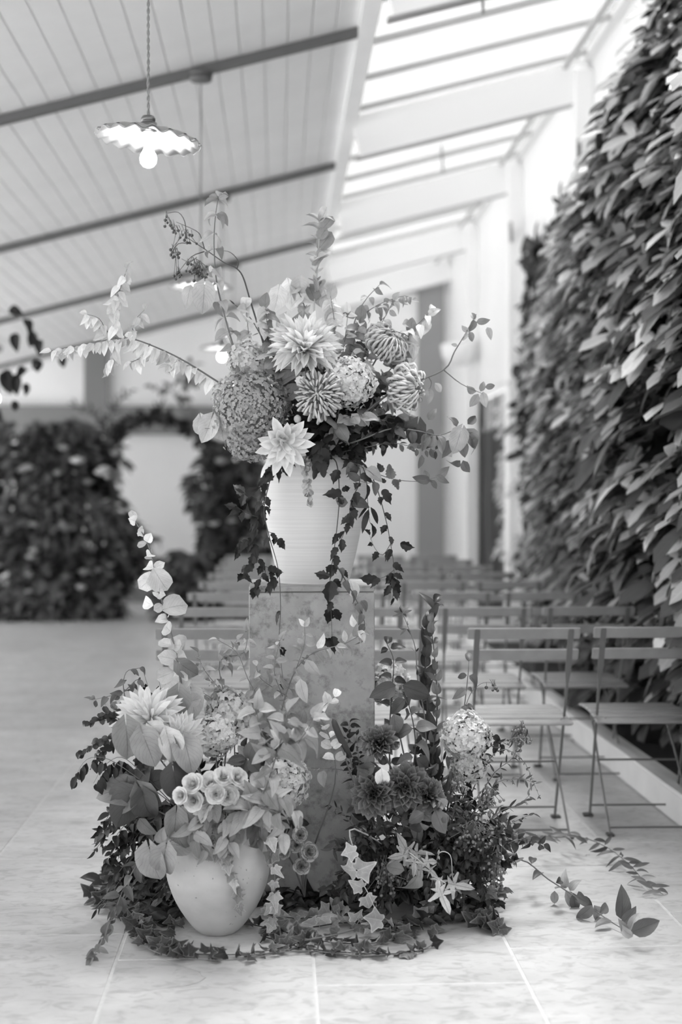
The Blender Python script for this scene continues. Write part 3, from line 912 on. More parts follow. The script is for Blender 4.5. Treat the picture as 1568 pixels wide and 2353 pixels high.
def chair_meshes():
    w = .448 / 2; px = .186; bt = -.03
    def ln(z): return bt + .31 * (.82 - z) / .82        # post line y at height z
    parts = []
    a = math.atan(.31 / .82)
    def slat_back(z):
        mb = MB(); mb.box(-w, w, -.007, .007, -.023, .023, .004)
        mb.v = [(x, y + (x / w) ** 2 * -.006, z_) for x, y, z_ in mb.v]
        mb.v = [(x, y - z_ * .378 + ln(z) + .0075, z_ + z) for x, y, z_ in mb.v]
        return mb
    parts.append(('back_slat', slat_back(.797), 'chair_slat')); parts.append(('back_slat', slat_back(.710), 'chair_slat'))
    for sx in (-1, 1):
        X = sx * px; mb = MB()
        # flat upper post that narrows to a rod and runs down to the front foot
        sec = [(.815, .009, .003), (.805, .0115, .003), (.66, .0115, .003), (.63, .0105, .003), (.585, .0048, .005), (.30, .0048, .005), (.02, .0048, .005), (.004, .0048, .005)]
        vs = []
        for z, hw, ht in sec:
            for i, j in ((-1, -1), (1, -1), (1, 1), (-1, 1)): vs.append((X * (1 if z > .5 else 1 - .04 * (.5 - z) / .5) + i * hw, ln(z) + j * ht - .004, z))
        fs = [(3, 2, 1, 0)]
        for l in range(len(sec) - 1):
            for i in range(4): j = (i + 1) % 4; fs.append((l * 4 + i, l * 4 + j, l * 4 + 4 + j, l * 4 + 4 + i))
        fs.append(tuple(range(len(vs) - 4, len(vs)))); mb.add(vs, fs)
        parts.append(('front_leg', mb, 'chair_metal'))
        X2 = sx * (px - .028)
        mb = MB(); mb.tube([(X2, .37, .44), (X2, .30, .375), (X2 * 1.04, .17, .25), (X2 * 1.08, -.08, .006)], .0048, 6)
        parts.append(('rear_leg', mb, 'chair_metal'))
        mb = MB(); mb.box(X * .96 - .014 - (.012 if sx < 0 else 0), X * .96 + .014 + (.012 if sx > 0 else 0), .265, .30, 0, .012, .003); parts.append(('foot', mb, 'chair_foot', 'front_leg'))
        mb = MB(); mb.box(X2 * 1.08 - .014, X2 * 1.08 + .014, -.10, -.06, 0, .012, .003); parts.append(('foot', mb, 'chair_foot', 'rear_leg'))
        mb = MB(); mb.tube([(X - .012 * sx, ln(.43), .43), (X + .012 * sx, ln(.43), .43)], .010, 8); mb.tube([(X2, .115, .432), (X, .115, .432)], .006, 6)
        parts.append(('hinge', mb, 'chair_metal'))
        mb = MB(); mb.bar((X2 * 1.02, .05, .437), (X2 * 1.02, .43, .437), .006, .016); parts.append(('seat_rail', mb, 'chair_metal'))
    for (y, z, hw) in ((ln(.05), .05, px * .965), (-.055, .028, px - .015), (.175, .255, px - .024), (.40, .437, px - .03), (.05, .437, px - .03)):
        mb = MB(); mb.tube([(-hw, y, z), (hw, y, z)], .0045, 6); parts.append(('crossbar', mb, 'chair_metal'))
    n = 6
    for k in range(n):
        y = .015 + k * .0735; hw = .205 - .012 * (k / n)
        mb = MB(); mb.box(-hw, hw, y, y + .053, .448, .460, .005)
        cv = lambda yy: .020 * ((yy - .25) / .22) ** 2 * (-1 if yy < .25 else -.5)
        mb.v = [(x, yy, z + cv(yy) - .004 * (1 - (x / hw) ** 2)) for x, yy, z in mb.v]
        parts.append(('seat_slat', mb, 'chair_slat'))
    return parts


CHP = None
rowname = ['front row', 'second row', 'third row', 'fourth row', 'fifth row', 'sixth row', 'seventh row', 'eighth row']
colname = ['first chair left of the pedestal', 'chair just right of the pedestal', 'third chair from the aisle', 'chair beside the leafy wall']
for ri in range(8):
    Y = 5.61 + 1.12 * ri
    for ci, X in enumerate((-.266, .384, .974, 1.47)):
        o = thing('folding_chair', 'slatted grey bistro chair, %s, %s' % (rowname[ri], colname[ci]), 'chair', (X + R.uniform(-.01, .01), Y + R.uniform(-.02, .02), 0), 'folding chairs set out in rows', (0, 0, R.uniform(-.03, .03)))
        if CHP is None:
            CHP = []; last = {}
            for p_ in chair_meshes():
                par = last[p_[3]] if len(p_) > 3 else o
                m_ = p_[1].build(p_[0], p_[2], par); last[p_[0]] = m_
                if par is o: CHP.append([m_, []])
                else:
                    for e_ in CHP:
                        if e_[0] is par: e_[1].append(m_)
        else:
            for src, subs in CHP:
                c = src.copy(); COL.objects.link(c); c.parent = o
                for sb in subs:
                    d = sb.copy(); COL.objects.link(d); d.parent = c

# ================================================================== PEDESTAL, VASE, POT
PY = 4.67
PC = Vector((.11, 4.875, 0))
ped = thing('pedestal', 'square mottled stone pedestal carrying the tall white vase', 'pedestal', PC)
PH = 1.04; hw = .207
MB().box(-hw, hw, -hw, hw, 0, PH - .022, .003).build('body', 'pedestal_stone', ped)
mb = MB().box(-hw + .001, hw - .001, -hw - .001, hw, PH - .0205, PH, .003); mb.build('top_slab', 'pedestal_stone', ped)

VC = Vector(P(722, 1340, 4.87)); VC.z = PH; VC.y = 4.87
vase = thing('tall_vase', 'tall white ribbed ceramic vase standing on the stone pedestal', 'vase', VC)
k = 4.87 / F
def vz(y): return (1345 - y) * k
prof = [(.001, .0), (76 * k, .0), (80 * k, .004), (86 * k, vz(1322)), (99 * k, vz(1268)), (114 * k, vz(1191)), (121 * k, vz(1140)), (123 * k, vz(1108)), (120 * k, vz(1088)), (112 * k, vz(1072)),
        (100 * k, vz(1060)), (90 * k, vz(1054)), (88 * k, vz(1046)), (91 * k, vz(1043)), (84 * k, vz(1043)), (82 * k, vz(1058)), (90 * k, vz(1070)), (100 * k, vz(1110)), (60 * k, vz(1320)), (.001, vz(1325))]
def dense(prof, n=3):
    out = []
    vv = [Vector((a, b, 0)) for a, b in prof]
    return [(max(p.x, .001), p.y) for p in catmull(vv, n)]
MB().lathe(dense(prof), 56).build('vase_body', 'vase_glaze', vase, True)
MB().lathe([(.0008, vz(1075)), (88 * k, vz(1075))], 24).build('vase_filling', 'vessel', vase)
UB = VC + Vector((0, 0, vz(1080)))                         # where the upper stems gather

pc = P(501, 2140, 4.365); pc.z = 0
pot = thing('round_pot', 'round speckled pale clay pot on the floor in front of the pedestal', 'pot', pc)
k = 4.365 / F
base_y = VPY + CAM_Z / k
def pz(y): return (base_y - y) * k
prof = [(.001, 0), (38 * k, 0), (45 * k, .003), (56 * k, pz(2126)), (72 * k, pz(2106)), (92 * k, pz(2075)), (108 * k, pz(2040)), (117 * k, pz(2008)), (118 * k, pz(1980)), (112 * k, pz(1950)), (98 * k, pz(1925)), (78 * k, pz(1906)), (64 * k, pz(1899)),
        (62 * k, pz(1892)), (57 * k, pz(1892)), (56 * k, pz(1903)), (70 * k, pz(1915)), (90 * k, pz(1980)), (40 * k, pz(2130)), (.001, pz(2130))]
MB().lathe(dense(prof), 56).build('pot_body', 'pot_clay', pot, True)
MB().lathe([(.0008, pz(1915)), (66 * k, pz(1915))], 24).build('pot_filling', 'vessel', pot)
LB = pc + Vector((0, 0, pz(1912)))
RB = P(975, 2085, 4.70); RB.z = .14                         # right mound gathers here
rb = thing('added_bowl', 'low dark bowl added unseen under the dark flowers right of the pedestal', 'bowl', (RB.x, RB.y, 0))  # unseen bowl added to hold stems and block light inside the mound
MB().lathe([(.001, 0), (.08, 0), (.12, .05), (.13, .12), (.125, .12), (.11, .05), (.001, .03)], 28).build('bowl_body', 'vessel', rb, True)
MB().lathe([(.0008, .10), (.122, .10)], 20).build('bowl_filling', 'vessel', rb)

# ================================================================== UPPER ARRANGEMENT
U = 4.84
ub = (722, 1050, .02)
branch('leafy_branch', 'long pale branch arching far out to the left of the upper vase', 'branch',
       [ub, (600, 940, -.05), (505, 880, -.08), (430, 833, -.1), (375, 805, -.1), (310, 780, -.12), (268, 778, -.12), (200, 790, -.12), (118, 806, -.12)], U, 'ovate', 44, 15, 'leaf_pale', rad=2.6,
       twigs=[[(272, 780, -.12), (245, 760, -.1), (228, 732, -.1), (200, 722, -.1)], [(288, 775, -.12), (262, 728, -.14), (268, 690, -.14), (292, 618, -.14)], [(312, 778, -.12), (305, 744, -.1), (332, 712, -.1)],
              [(265, 785, -.12), (262, 815, -.1), (247, 845, -.1)], [(345, 790, -.12), (325, 820, -.1), (302, 832, -.1)], [(415, 822, -.1), (410, 830, -.1), (385, 838, -.1)]],
       start=.44, droop=1.3, angle=50, mode='opp', face=.75)
branch('leafy_branch', 'tallest upright branch with heart leaves left of the vase centre', 'branch',
       [ub, (600, 950), (545, 820), (515, 720), (497, 640), (492, 560), (495, 500), (502, 452)], U - .08, 'broad', 56, 42, 'leaf_light', rad=3, start=.30, droop=.75, taper=.35,
       leaves=[(500, 455, 160, 24), (502, 455, 15, 26), (498, 492, 200, 34), (500, 490, -35, 38), (480, 650, -100, 60), (470, 660, -95, 66, -.03, 'heart'), (440, 655, -110, 56)])
t = branch('berry_branch', 'dark twig hung with small berries leaning up and left from the vase', 'branch',
       [ub, (640, 900), (600, 770), (575, 690), (560, 640), (545, 618), (515, 603), (470, 572), (428, 545)], U + .03, None, 0, 0, 'leaf_deep', stem='stem_dark', rad=2.7,
       twigs=[[(470, 572), (462, 545), (450, 530), (405, 510)], [(428, 545), (425, 510), (410, 488), (385, 490)], [(470, 578), (440, 590), (410, 625)], [(545, 618), (548, 600), (530, 580), (508, 575)], [(440, 560), (410, 560), (395, 585)]])
root = t.location.copy()
berries(t, root, [(383, 498), (380, 506), (385, 512), (379, 520), (392, 518), (396, 524), (400, 530), (404, 536), (398, 534), (410, 530), (414, 546), (420, 540), (428, 546), (436, 540), (424, 552), (430, 558), (436, 558), (452, 560), (441, 541), (392, 574), (396, 580), (393, 586), (401, 590), (408, 586), (412, 582), (397, 592), (410, 592),
                  (400, 634), (406, 630), (412, 636), (404, 642), (410, 626), (416, 632)] + [(455 + R.gauss(0, 11), 622 + R.gauss(0, 12)) for _ in range(34)], U + .03, 3.6, 'berry_dark')
branch('berry_branch', 'short dark twig with berries between the hanging lamp and the pale leaves', 'branch', [ub, (660, 880), (610, 790), (575, 730), (540, 700)], U + .06, 'lance', 24, 40, 'leaf_deep', stem='stem_dark', rad=2.5, start=.5, droop=.2)
t = bpy.data.objects[-1]
branch('leafy_branch', 'upright spike of cupped round leaves above the vase centre', 'branch', [ub, (735, 850), (722, 720), (728, 640), (733, 560), (735, 508)], U, 'round', 48, 22, 'leaf_light', stem='stem_pale', rad=3, start=.66, droop=-.3, angle=55, face=.5, taper=.25)
branch('leafy_branch', 'crowd of pale heart leaves above the white dahlia', 'branch', [ub, (730, 880), (715, 760), (695, 690), (680, 660)], U + .03, 'heart', 50, 24, 'leaf_pale', rad=3, start=.42, droop=1.0, face=.8,
       leaves=[(695, 735, -95, 66, -.12, 'heart', 'leaf_light', .0), (655, 730, -110, 50), (640, 670, -100, 55), (665, 655, -80, 60), (690, 650, -90, 56), (730, 665, -60, 50), (750, 680, -70, 50), (615, 745, -85, 46)])
branch('leafy_branch', 'pale twig leaning up and right beside the round-leaved spike', 'branch', [ub, (780, 880), (815, 740), (840, 690), (872, 655)], U + .02, 'broad', 38, 26, 'leaf_light', rad=2.2, start=.45, droop=.7, twigs=[[(820, 735), (870, 700), (930, 680), (945, 690)]])
branch('leafy_branch', 'pale leafy twig reaching right over the curled chrysanthemums', 'branch', [ub, (820, 860), (850, 780), (900, 762), (925, 764), (960, 745), (990, 715)], U - .03, 'broad', 42, 34, 'leaf_pale', rad=2.4, start=.45, droop=.8,
       twigs=[[(925, 764), (945, 780), (955, 800)]], leaves=[(985, 725, 40, 34), (978, 735, -85, 44), (950, 790, -100, 52), (930, 795, -85, 52), (945, 830, -95, 46), (925, 745, 10, 36)])
branch('leafy_branch', 'longest bare twig forking out to the far right of the upper vase', 'branch', [ub, (860, 930), (930, 888), (1020, 850), (1045, 808), (1068, 770), (1095, 722)], U - .08, None, 0, 0, 'leaf_light', rad=3,
       twigs=[[(1020, 850), (1060, 882), (1110, 905)], [(985, 866), (992, 880), (985, 900)]],
       leaves=[(1092, 735, 110, 26), (1090, 735, -100, 34), (1095, 740, 5, 34), (1120, 752, -70, 32), (1078, 762, 150, 26), (1078, 762, -60, 32), (1075, 765, -120, 22), (1052, 795, 160, 18), (1095, 900, 165, 36), (1105, 900, 70, 30), (1100, 905, -120, 42), (1110, 900, -80, 40), (1115, 890, 10, 30),
               (985, 892, -80, 40), (975, 885, -150, 44), (960, 900, -110, 50), (1000, 880, -50, 34)])
branch('leafy_branch', 'drooping branch of large ribbed leaf pairs right of the vase rim', 'branch', [ub, (830, 1010), (900, 985), (960, 990), (1010, 1000), (1060, 985), (1085, 1010)], U - .12, 'broad', 50, 40, 'leaf_mid', rad=2.4, start=.5, droop=.9,
       leaves=[(995, 998, -110, 62, 0, 'broad', 'leaf_light'), (1012, 998, -65, 66, 0, 'broad', 'leaf_light'), (960, 975, -100, 60, .02, 'heart'), (1060, 990, -110, 56, -.02, 'heart', 'leaf_light'), (1070, 985, -55, 62, 0, 'broad', 'leaf_light'), (1035, 1010, -100, 46), (1058, 1012, -70, 46), (1058, 1058, -140, 36), (1064, 1058, -65, 38),
               (940, 965, 150, 30), (985, 965, 60, 34), (1050, 980, 120, 34), (1075, 975, 40, 34)])
branch('trailing_vine', 'thin vine of small mid-grey leaves stretching right just above the rim', 'vine', [ub, (830, 1030), (900, 1018), (960, 1030), (1000, 1035)], U - .1, 'small', 30, 22, 'leaf_mid', rad=1.5, start=.4, droop=.5, leaves=[(990, 1030, -75, 30), (970, 1045, -95, 34), (935, 1030, 20, 36), (875, 1000, 70, 34)])
branch('trailing_vine', 'wiry vine reaching right with one tuft of leaves at its end', 'vine', [ub, (820, 1060, -.08), (850, 1080, -.1), (900, 1100, -.1), (960, 1106, -.1), (1010, 1095, -.1)], U - .04, None, 0, 0, 'leaf_mid', rad=1.6,
       leaves=[(990, 1105, 170, 44, -.1, 'ovate'), (990, 1102, -50, 30, -.1), (985, 1102, 110, 28, -.1, 'ovate'), (1000, 1095, 25, 50, -.1, 'ovate', 'leaf_light'), (1005, 1092, -40, 34, -.1, 'ovate'), (900, 1100, 100, 32, -.1, 'tooth'), (905, 1102, -60, 24, -.1, 'tooth')], ) if False else \
branch('trailing_vine', 'wiry vine reaching right with one tuft of leaves at its end', 'vine', [ub, (820, 1060, -.08), (850, 1080, -.1), (900, 1100, -.1), (960, 1106, -.1), (1010, 1095, -.1)], U - .04, 'small', 22, 60, 'leaf_mid', rad=1.6, start=.5, tip=False,
       leaves=[(990, 1105, 170, 44, -.1, 'ovate'), (990, 1102, -50, 30, -.1), (985, 1102, 110, 28, -.1, 'ovate'), (1000, 1095, 25, 50, -.1, 'ovate', 'leaf_light'), (1005, 1092, -40, 34, -.1, 'ovate'), (900, 1100, 100, 32, -.1, 'tooth'), (905, 1102, -60, 24, -.1, 'tooth')])
branch('leaf_sprig', 'two pale round leaves hanging at the left of the big hydrangea', 'sprig', [ub, (600, 985, -.06), (535, 990, -.1), (490, 985, -.12), (460, 985, -.12)], U, None, 0, 0, 'leaf_pale', rad=1.6,
       leaves=[(485, 965, -110, 58, -.12, 'heart', 'leaf_pale', 0), (462, 965, -80, 52, -.1, 'heart'), (508, 968, -85, 48, -.12, 'round', 'leaf_pale', 0)])
for lab, pts, m_, kk, sz, n_ in (
        ('pale leaf sprig between the tall branch and the small hydrangea', [(600, 900), (575, 790), (565, 700)], 'leaf_pale', 'heart', 46, 26),
        ('fine-leaved pale sprig right of the white dahlia', [(770, 900), (790, 800), (800, 720)], 'leaf_pale', 'broad', 40, 24),
        ('pale sprig behind the light hydrangea right of centre', [(820, 900), (850, 800), (905, 690)], 'leaf_light', 'broad', 38, 24),
        ('pale heart leaves crowding left of the white dahlia at the top', [(650, 880, -.05), (620, 780, -.1), (610, 700, -.1)], 'leaf_light', 'heart', 48, 20),
        ('pale leaves above and right of the top dahlia', [(760, 860), (770, 760), (760, 680)], 'leaf_pale', 'heart', 48, 20),
        ('pale leaves between top dahlia and highest chrysanthemum', [(790, 880), (810, 800), (830, 730)], 'leaf_light', 'heart', 48, 20),
        ('loose pale leaves right of the highest chrysanthemum', [(870, 880), (920, 820), (945, 760)], 'leaf_light', 'heart', 44, 24),
        ('pale drooping leaves below the longest twig at the right', [(860, 940), (920, 910), (960, 900)], 'leaf_light', 'broad', 46, 18),
        ('mid-grey leaves right of the rim under the chrysanthemums', [(840, 1000), (880, 970), (930, 960)], 'leaf_mid', 'heart', 46, 16),
        ('mid-grey leaves between the two big left hydrangeas and the white hanging bloom', [(680, 1010, -.1), (650, 960, -.12), (640, 920, -.1)], 'leaf_mid', 'heart', 40, 18),
        ('small toothed sprig under the upper white dahlia', [(690, 960), (660, 880), (640, 840)], 'leaf_mid', 'tooth', 44, 20),
        ('grey leafy sprig between the big hydrangea and the chrysanthemum', [(690, 980), (670, 900), (665, 850)], 'leaf_mid', 'heart', 44, 18),
        ('mid-grey sprig right of the chrysanthemums', [(850, 960), (900, 920), (960, 905)], 'leaf_light', 'broad', 44, 22),
        ('pale sprig in front of the rim below the light hydrangea', [(760, 1010, -.1), (790, 960, -.2), (840, 960, -.2)], 'leaf_light', 'heart', 46, 26),
        ('pale leafy sprig at the left shoulder of the upper flowers', [(640, 930), (560, 850), (520, 760)], 'leaf_pale', 'broad', 44, 26)):
    branch('leaf_sprig', lab, 'sprig', [ub] + pts, U - .03, kk, sz, n_, m_, rad=2, start=.35, droop=.6)
# dark core of the upper bunch
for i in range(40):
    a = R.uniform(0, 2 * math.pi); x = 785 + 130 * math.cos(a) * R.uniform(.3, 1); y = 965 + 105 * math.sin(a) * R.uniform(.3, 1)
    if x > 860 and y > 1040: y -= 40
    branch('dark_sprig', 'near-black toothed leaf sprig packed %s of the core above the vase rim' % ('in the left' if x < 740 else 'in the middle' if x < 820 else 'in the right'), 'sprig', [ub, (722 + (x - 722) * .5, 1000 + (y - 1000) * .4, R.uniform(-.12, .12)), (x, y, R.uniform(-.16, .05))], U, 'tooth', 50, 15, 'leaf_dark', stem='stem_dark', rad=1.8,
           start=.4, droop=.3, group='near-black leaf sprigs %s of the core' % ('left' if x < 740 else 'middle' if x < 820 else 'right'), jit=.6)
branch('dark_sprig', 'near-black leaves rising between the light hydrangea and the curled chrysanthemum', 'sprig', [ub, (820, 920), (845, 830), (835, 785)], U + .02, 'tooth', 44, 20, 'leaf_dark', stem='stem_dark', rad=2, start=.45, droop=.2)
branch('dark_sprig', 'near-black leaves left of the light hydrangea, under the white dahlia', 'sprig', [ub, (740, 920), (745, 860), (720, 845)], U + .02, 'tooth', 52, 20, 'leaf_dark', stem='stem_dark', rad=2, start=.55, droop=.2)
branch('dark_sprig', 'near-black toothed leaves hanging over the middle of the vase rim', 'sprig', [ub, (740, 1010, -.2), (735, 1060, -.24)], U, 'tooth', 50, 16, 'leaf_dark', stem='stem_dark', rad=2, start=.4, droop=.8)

def up_(dx, dz=0, dy=0): return UB + Vector((dx, dy, dz))
flower('hydrangea', 'big mid-grey hydrangea head hanging at the left of the upper vase', 'hydrangea', 575, 938, U - .12, 86, (-.25, -.5, .5), up_(-.03), 'floret_mid', n=360, squash=1.0)
flower('hydrangea', 'darker lower hydrangea head beneath the big one left of the vase', 'hydrangea', 575, 1000, U - .08, 60, (-.2, -.4, -.2), up_(-.03), 'floret_mid', n=180)
flower('hydrangea', 'small pale hydrangea above the big mid-grey one', 'hydrangea', 572, 838, U - .05, 46, (-.2, -.4, .8), up_(-.02), 'floret_light', n=150, squash=1.15)
flower('hydrangea', 'pale round hydrangea right of centre above the vase', 'hydrangea', 803, 880, U - .16, 56, (.1, -.8, .5), up_(.03), 'floret_light', n=190)
flower('dahlia', 'large white dahlia facing up at the top centre', 'dahlia', 700, 800, U - .14, 80, (.1, -.6, .75), up_(0), 'petal_white')
flower('dahlia', 'white pointed-petal bloom hanging over the left of the vase rim', 'lily', 652, 1018, U - .24, 60, (.15, -.75, -.25), up_(-.03), 'petal_white', n=32)
flower('chrysanthemum', 'curled grey chrysanthemum highest on the right', 'mum', 880, 802, U - .05, 50, (.5, -.55, .6), up_(.03), 'petal_mum')
flower('chrysanthemum', 'curled grey chrysanthemum right of the pale hydrangea', 'mum', 918, 888, U - .08, 52, (.75, -.5, -.1), up_(.04), 'petal_mum')
flower('chrysanthemum', 'curled grey chrysanthemum facing forward left of the pale hydrangea', 'mum', 738, 915, U - .20, 54, (-.2, -.9, .15), up_(.0), 'petal_mum')
for lab, x, y in (('small round white bud above the hanging white bloom', 672, 982), ('second small pale bud right above the hanging white bloom', 684, 962)):
    t = thing('flower_bud', lab, 'bud', UB); c = P(x, y, U - .2) - UB
    stem_from(t, UB, UB, c + UB, .0015); b = MB(); b.lathe([(.0005, -.014), (.008, -.012), (.0125, -.003), (.011, .006), (.004, .012), (.0005, .013)], 14, c); b.build('bud', 'petal_cream', t, True)

# ---- dark trailing vines over the vase
V_ = 4.60
def vine(label, px, Y, key='clem', sz=34, sp=46, mat='leaf_dark', **kw):
    a = dict(stem='stem_dark', rad=1.7, start=.12, droop=.8, taper=.1, jit=.45, mode='alt'); a.update(kw)
    return branch('trailing_vine', label, 'vine', px, Y, key, sz, sp, mat, **a)
vine('dark vine down the left side of the vase and over the pedestal edge', [(700, 1050, .2), (640, 1062, .04), (608, 1160), (617, 1225), (640, 1310), (645, 1400), (642, 1470), (650, 1560)], V_, sp=90, sz=30, twigs=[[(608, 1160), (590, 1145), (562, 1132)], [(617, 1222), (632, 1228), (640, 1245)]],
     leaves=[(562, 1134, 150, 42), (562, 1136, 30, 38), (562, 1136, -110, 34), (632, 1232, -95, 24), (640, 1238, -50, 36)])
vine('dark leafy vine hanging at the left of the vase', [(690, 1055, .2), (625, 1080, .02), (605, 1160), (590, 1215), (585, 1260), (605, 1310), (585, 1350)], V_ + .03, sp=17, sz=38, twigs=[[(600, 1190), (570, 1180), (545, 1165)], [(590, 1240), (560, 1240), (545, 1260)], [(590, 1290), (570, 1300), (560, 1320)], [(605, 1300), (625, 1310), (620, 1340)]])
vine('dark vine straight down the right of centre of the vase', [(750, 1050, .2), (773, 1062, .03), (780, 1130), (776, 1200), (765, 1285), (759, 1320), (761, 1400), (764, 1470)], V_, sp=75, sz=38, leaves=[(785, 1130, 190, 44), (786, 1127, 20, 26), (758, 1325, 165, 40), (760, 1335, -95, 60), (770, 1330, -60, 30), (762, 1400, -110, 44), (768, 1400, -60, 36), (765, 1470, 200, 36)])
vine('dark vine with a leaf cluster on the right half of the vase', [(770, 1050, .2), (822, 1068, .04), (826, 1110), (808, 1150), (800, 1200), (778, 1255), (762, 1300)], V_ - .01, sp=20, sz=34, start=.2, leaves=[(800, 1155, 175, 42, 0, 'broad', 'leaf_mid'), (805, 1150, -10, 50, 0, 'broad', 'leaf_mid'), (800, 1180, -60, 44, 0, 'clem', 'leaf_deep')])
vine('wispy dark vine hanging right of the vase, clear of it', [(780, 1050, .2), (830, 1060, .05), (862, 1110), (886, 1190), (898, 1250), (906, 1310), (903, 1375)], V_ + .04, sp=34, sz=30, leaves=[(880, 1125, -60, 40), (885, 1110, 120, 20), (878, 1085, 110, 30, 0, 'clem', 'leaf_deep'), (920, 1250, -15, 38), (905, 1318, -130, 36), (908, 1330, -85, 44), (905, 1320, -20, 26), (868, 1330, 180, 44), (905, 1350, -60, 32), (895, 1345, -110, 30)],
     twigs=[[(898, 1250), (880, 1275), (862, 1260), (850, 1230)], [(906, 1310), (885, 1325), (868, 1330)]])
vine('pair of long dark leaves hanging off the right side of the vase', [(780, 1050, .18), (835, 1075, .02), (845, 1150), (850, 1200)], V_ + .02, sp=60, sz=44, key='lance', leaves=[(848, 1170, -110, 60), (852, 1165, -60, 52), (855, 1205, -65, 50)])
vine('pale-leaved vine curling over the right corner of the pedestal top', [(765, 1285, -.02), (795, 1335, -.03), (822, 1385, -.05), (838, 1430, -.05), (835, 1460, -.05)], V_, key='broad', sp=30, sz=30, mat='leaf_mid', leaves=[(805, 1335, -70, 52, 0, 'broad', 'leaf_pale'), (790, 1310, -60, 22, 0, 'clem', 'leaf_dark'), (830, 1380, -50, 30), (830, 1395, 170, 26)])
vine('short pale hop-like tassel hanging at the centre of the vase rim', [(705, 1045, .2), (702, 1068), (705, 1100), (712, 1150)], V_ - .02, key='round', sp=8, sz=18, mat='leaf_light', stem='stem_mid', start=.3, mode='opp')
vine('loose curl of vine at the right shoulder of the vase', [(770, 1050, .2), (830, 1070, .02), (860, 1095), (850, 1110), (826, 1105)], V_, key='broad', sp=80, sz=40, mat='leaf_mid', stem='stem_mid', leaves=[(840, 1078, -30, 52, 0, 'broad', 'leaf_light')])

LATE = []
# ================================================================== LOWER LEFT ARRANGEMENT (in the round pot)
L = 4.42
lb = (501, 1905, 0)
branch('leafy_branch', 'tall leaning stalk of round pale leaves left of the pedestal', 'branch', [lb, (455, 1760), (430, 1670), (410, 1530), (385, 1425), (362, 1345), (345, 1262), (310, 1195)], L, 'round', 54, 34, 'leaf_pale', stem='stem_mid', rad=4, start=.36, droop=.3, taper=.55, face=.8,
       leaves=[(410, 1590, -95, 70, -.05, 'heart', 'leaf_light', 0), (440, 1590, -80, 66, .02, 'heart'), (398, 1545, 200, 44), (415, 1525, -40, 58, -.02, 'heart', 'leaf_mid'), (378, 1400, 20, 60, -.02, 'round', 'leaf_pale', 0), (350, 1390, 160, 34), (360, 1320, -140, 46), (355, 1310, -60, 60, -.02, 'round', 'leaf_pale', 0), (395, 1470, -30, 50)])
branch('heart_leaves', 'cluster of large pale heart leaves below the white dahlias', 'foliage', [lb, (440, 1800, -.1), (380, 1720, -.2), (330, 1680, -.22)], L, None, 0, 0, 'leaf_light', rad=2.5,
       leaves=[(290, 1668, -85, 84, -.24, 'heart', 'leaf_light', 0), (330, 1690, -70, 84, -.25, 'heart', 'leaf_light', 0), (375, 1700, -65, 78, -.22, 'heart', 'leaf_light'), (425, 1705, -75, 80, -.22, 'heart', 'leaf_light', 0), (400, 1775, -80, 78, -.24, 'heart', 'leaf_deep', 0), (350, 1670, -40, 50, -.24, 'heart', 'leaf_pale'), (385, 1690, -75, 70, -.24, 'heart', 'leaf_pale')])
branch('heart_leaves', 'big quilted dark-grey leaves spreading at the far left of the pot', 'foliage', [lb, (400, 1880), (340, 1850), (290, 1820)], L - .08, None, 0, 0, 'leaf_mid', rad=2.5,
       leaves=[(300, 1818, 175, 90, 0, 'heart'), (300, 1822, 215, 86, -.02, 'heart'), (300, 1825, -110, 92, -.03, 'heart'), (325, 1815, -60, 78, -.03, 'heart'), (310, 1810, 60, 64, 0, 'heart'), (300, 1812, 120, 76, .02, 'heart'), (345, 1800, 20, 60, .02, 'heart'), (330, 1830, -80, 80, -.04, 'heart'), (320, 1880, -50, 60, 0, 'broad')])
branch('heart_leaves', 'pale veined heart leaves drooping over the left of the round pot', 'foliage', [lb, (450, 1890, -.12), (410, 1920, -.2), (380, 1940, -.22)], L, None, 0, 0, 'leaf_light', rad=2,
       leaves=[(380, 1955, -100, 76, -.24, 'heart', 'leaf_light', 0), (345, 1955, -80, 86, -.22, 'heart', 'leaf_light', .1), (375, 1940, 110, 50, -.2, 'broad'), (410, 1925, -70, 60, -.22, 'heart'), (405, 1870, -95, 66, -.2, 'heart', 'leaf_light', 0), (425, 1890, -60, 62, -.22, 'broad'), (395, 1940, -10, 70, -.2, 'heart', 'leaf_light', 0), (430, 1860, -80, 50, -.2, 'heart', 'leaf_light'), (455, 1840, -60, 50, -.2, 'heart', 'leaf_mid')])
flower('dahlia', 'biggest white dahlia, upper left of the low arrangement', 'dahlia', 345, 1655, L - .08, 76, (-.25, -.75, .5), LB, 'petal_white', n=80)
flower('dahlia', 'white dahlia tucked right below the biggest one', 'dahlia', 408, 1695, L - .12, 58, (.25, -.85, .2), LB, 'petal_white', n=66)
flower('hydrangea', 'pale hydrangea at the left of the pedestal, behind the dahlias', 'hydrangea', 530, 1640, L + .06, 56, (0, -.5, .8), LB, 'floret_light', n=190)
flower('hydrangea', 'pale hydrangea lobe lower left, touching the white dahlia', 'hydrangea', 495, 1690, L + .0, 48, (-.1, -.8, .3), LB, 'floret_light', n=150)
flower('hydrangea', 'mid-grey hydrangea in front of the pedestal right of the roses', 'hydrangea', 650, 1795, L - .02, 60, (.4, -.8, .2), LB, 'floret_light', n=220)
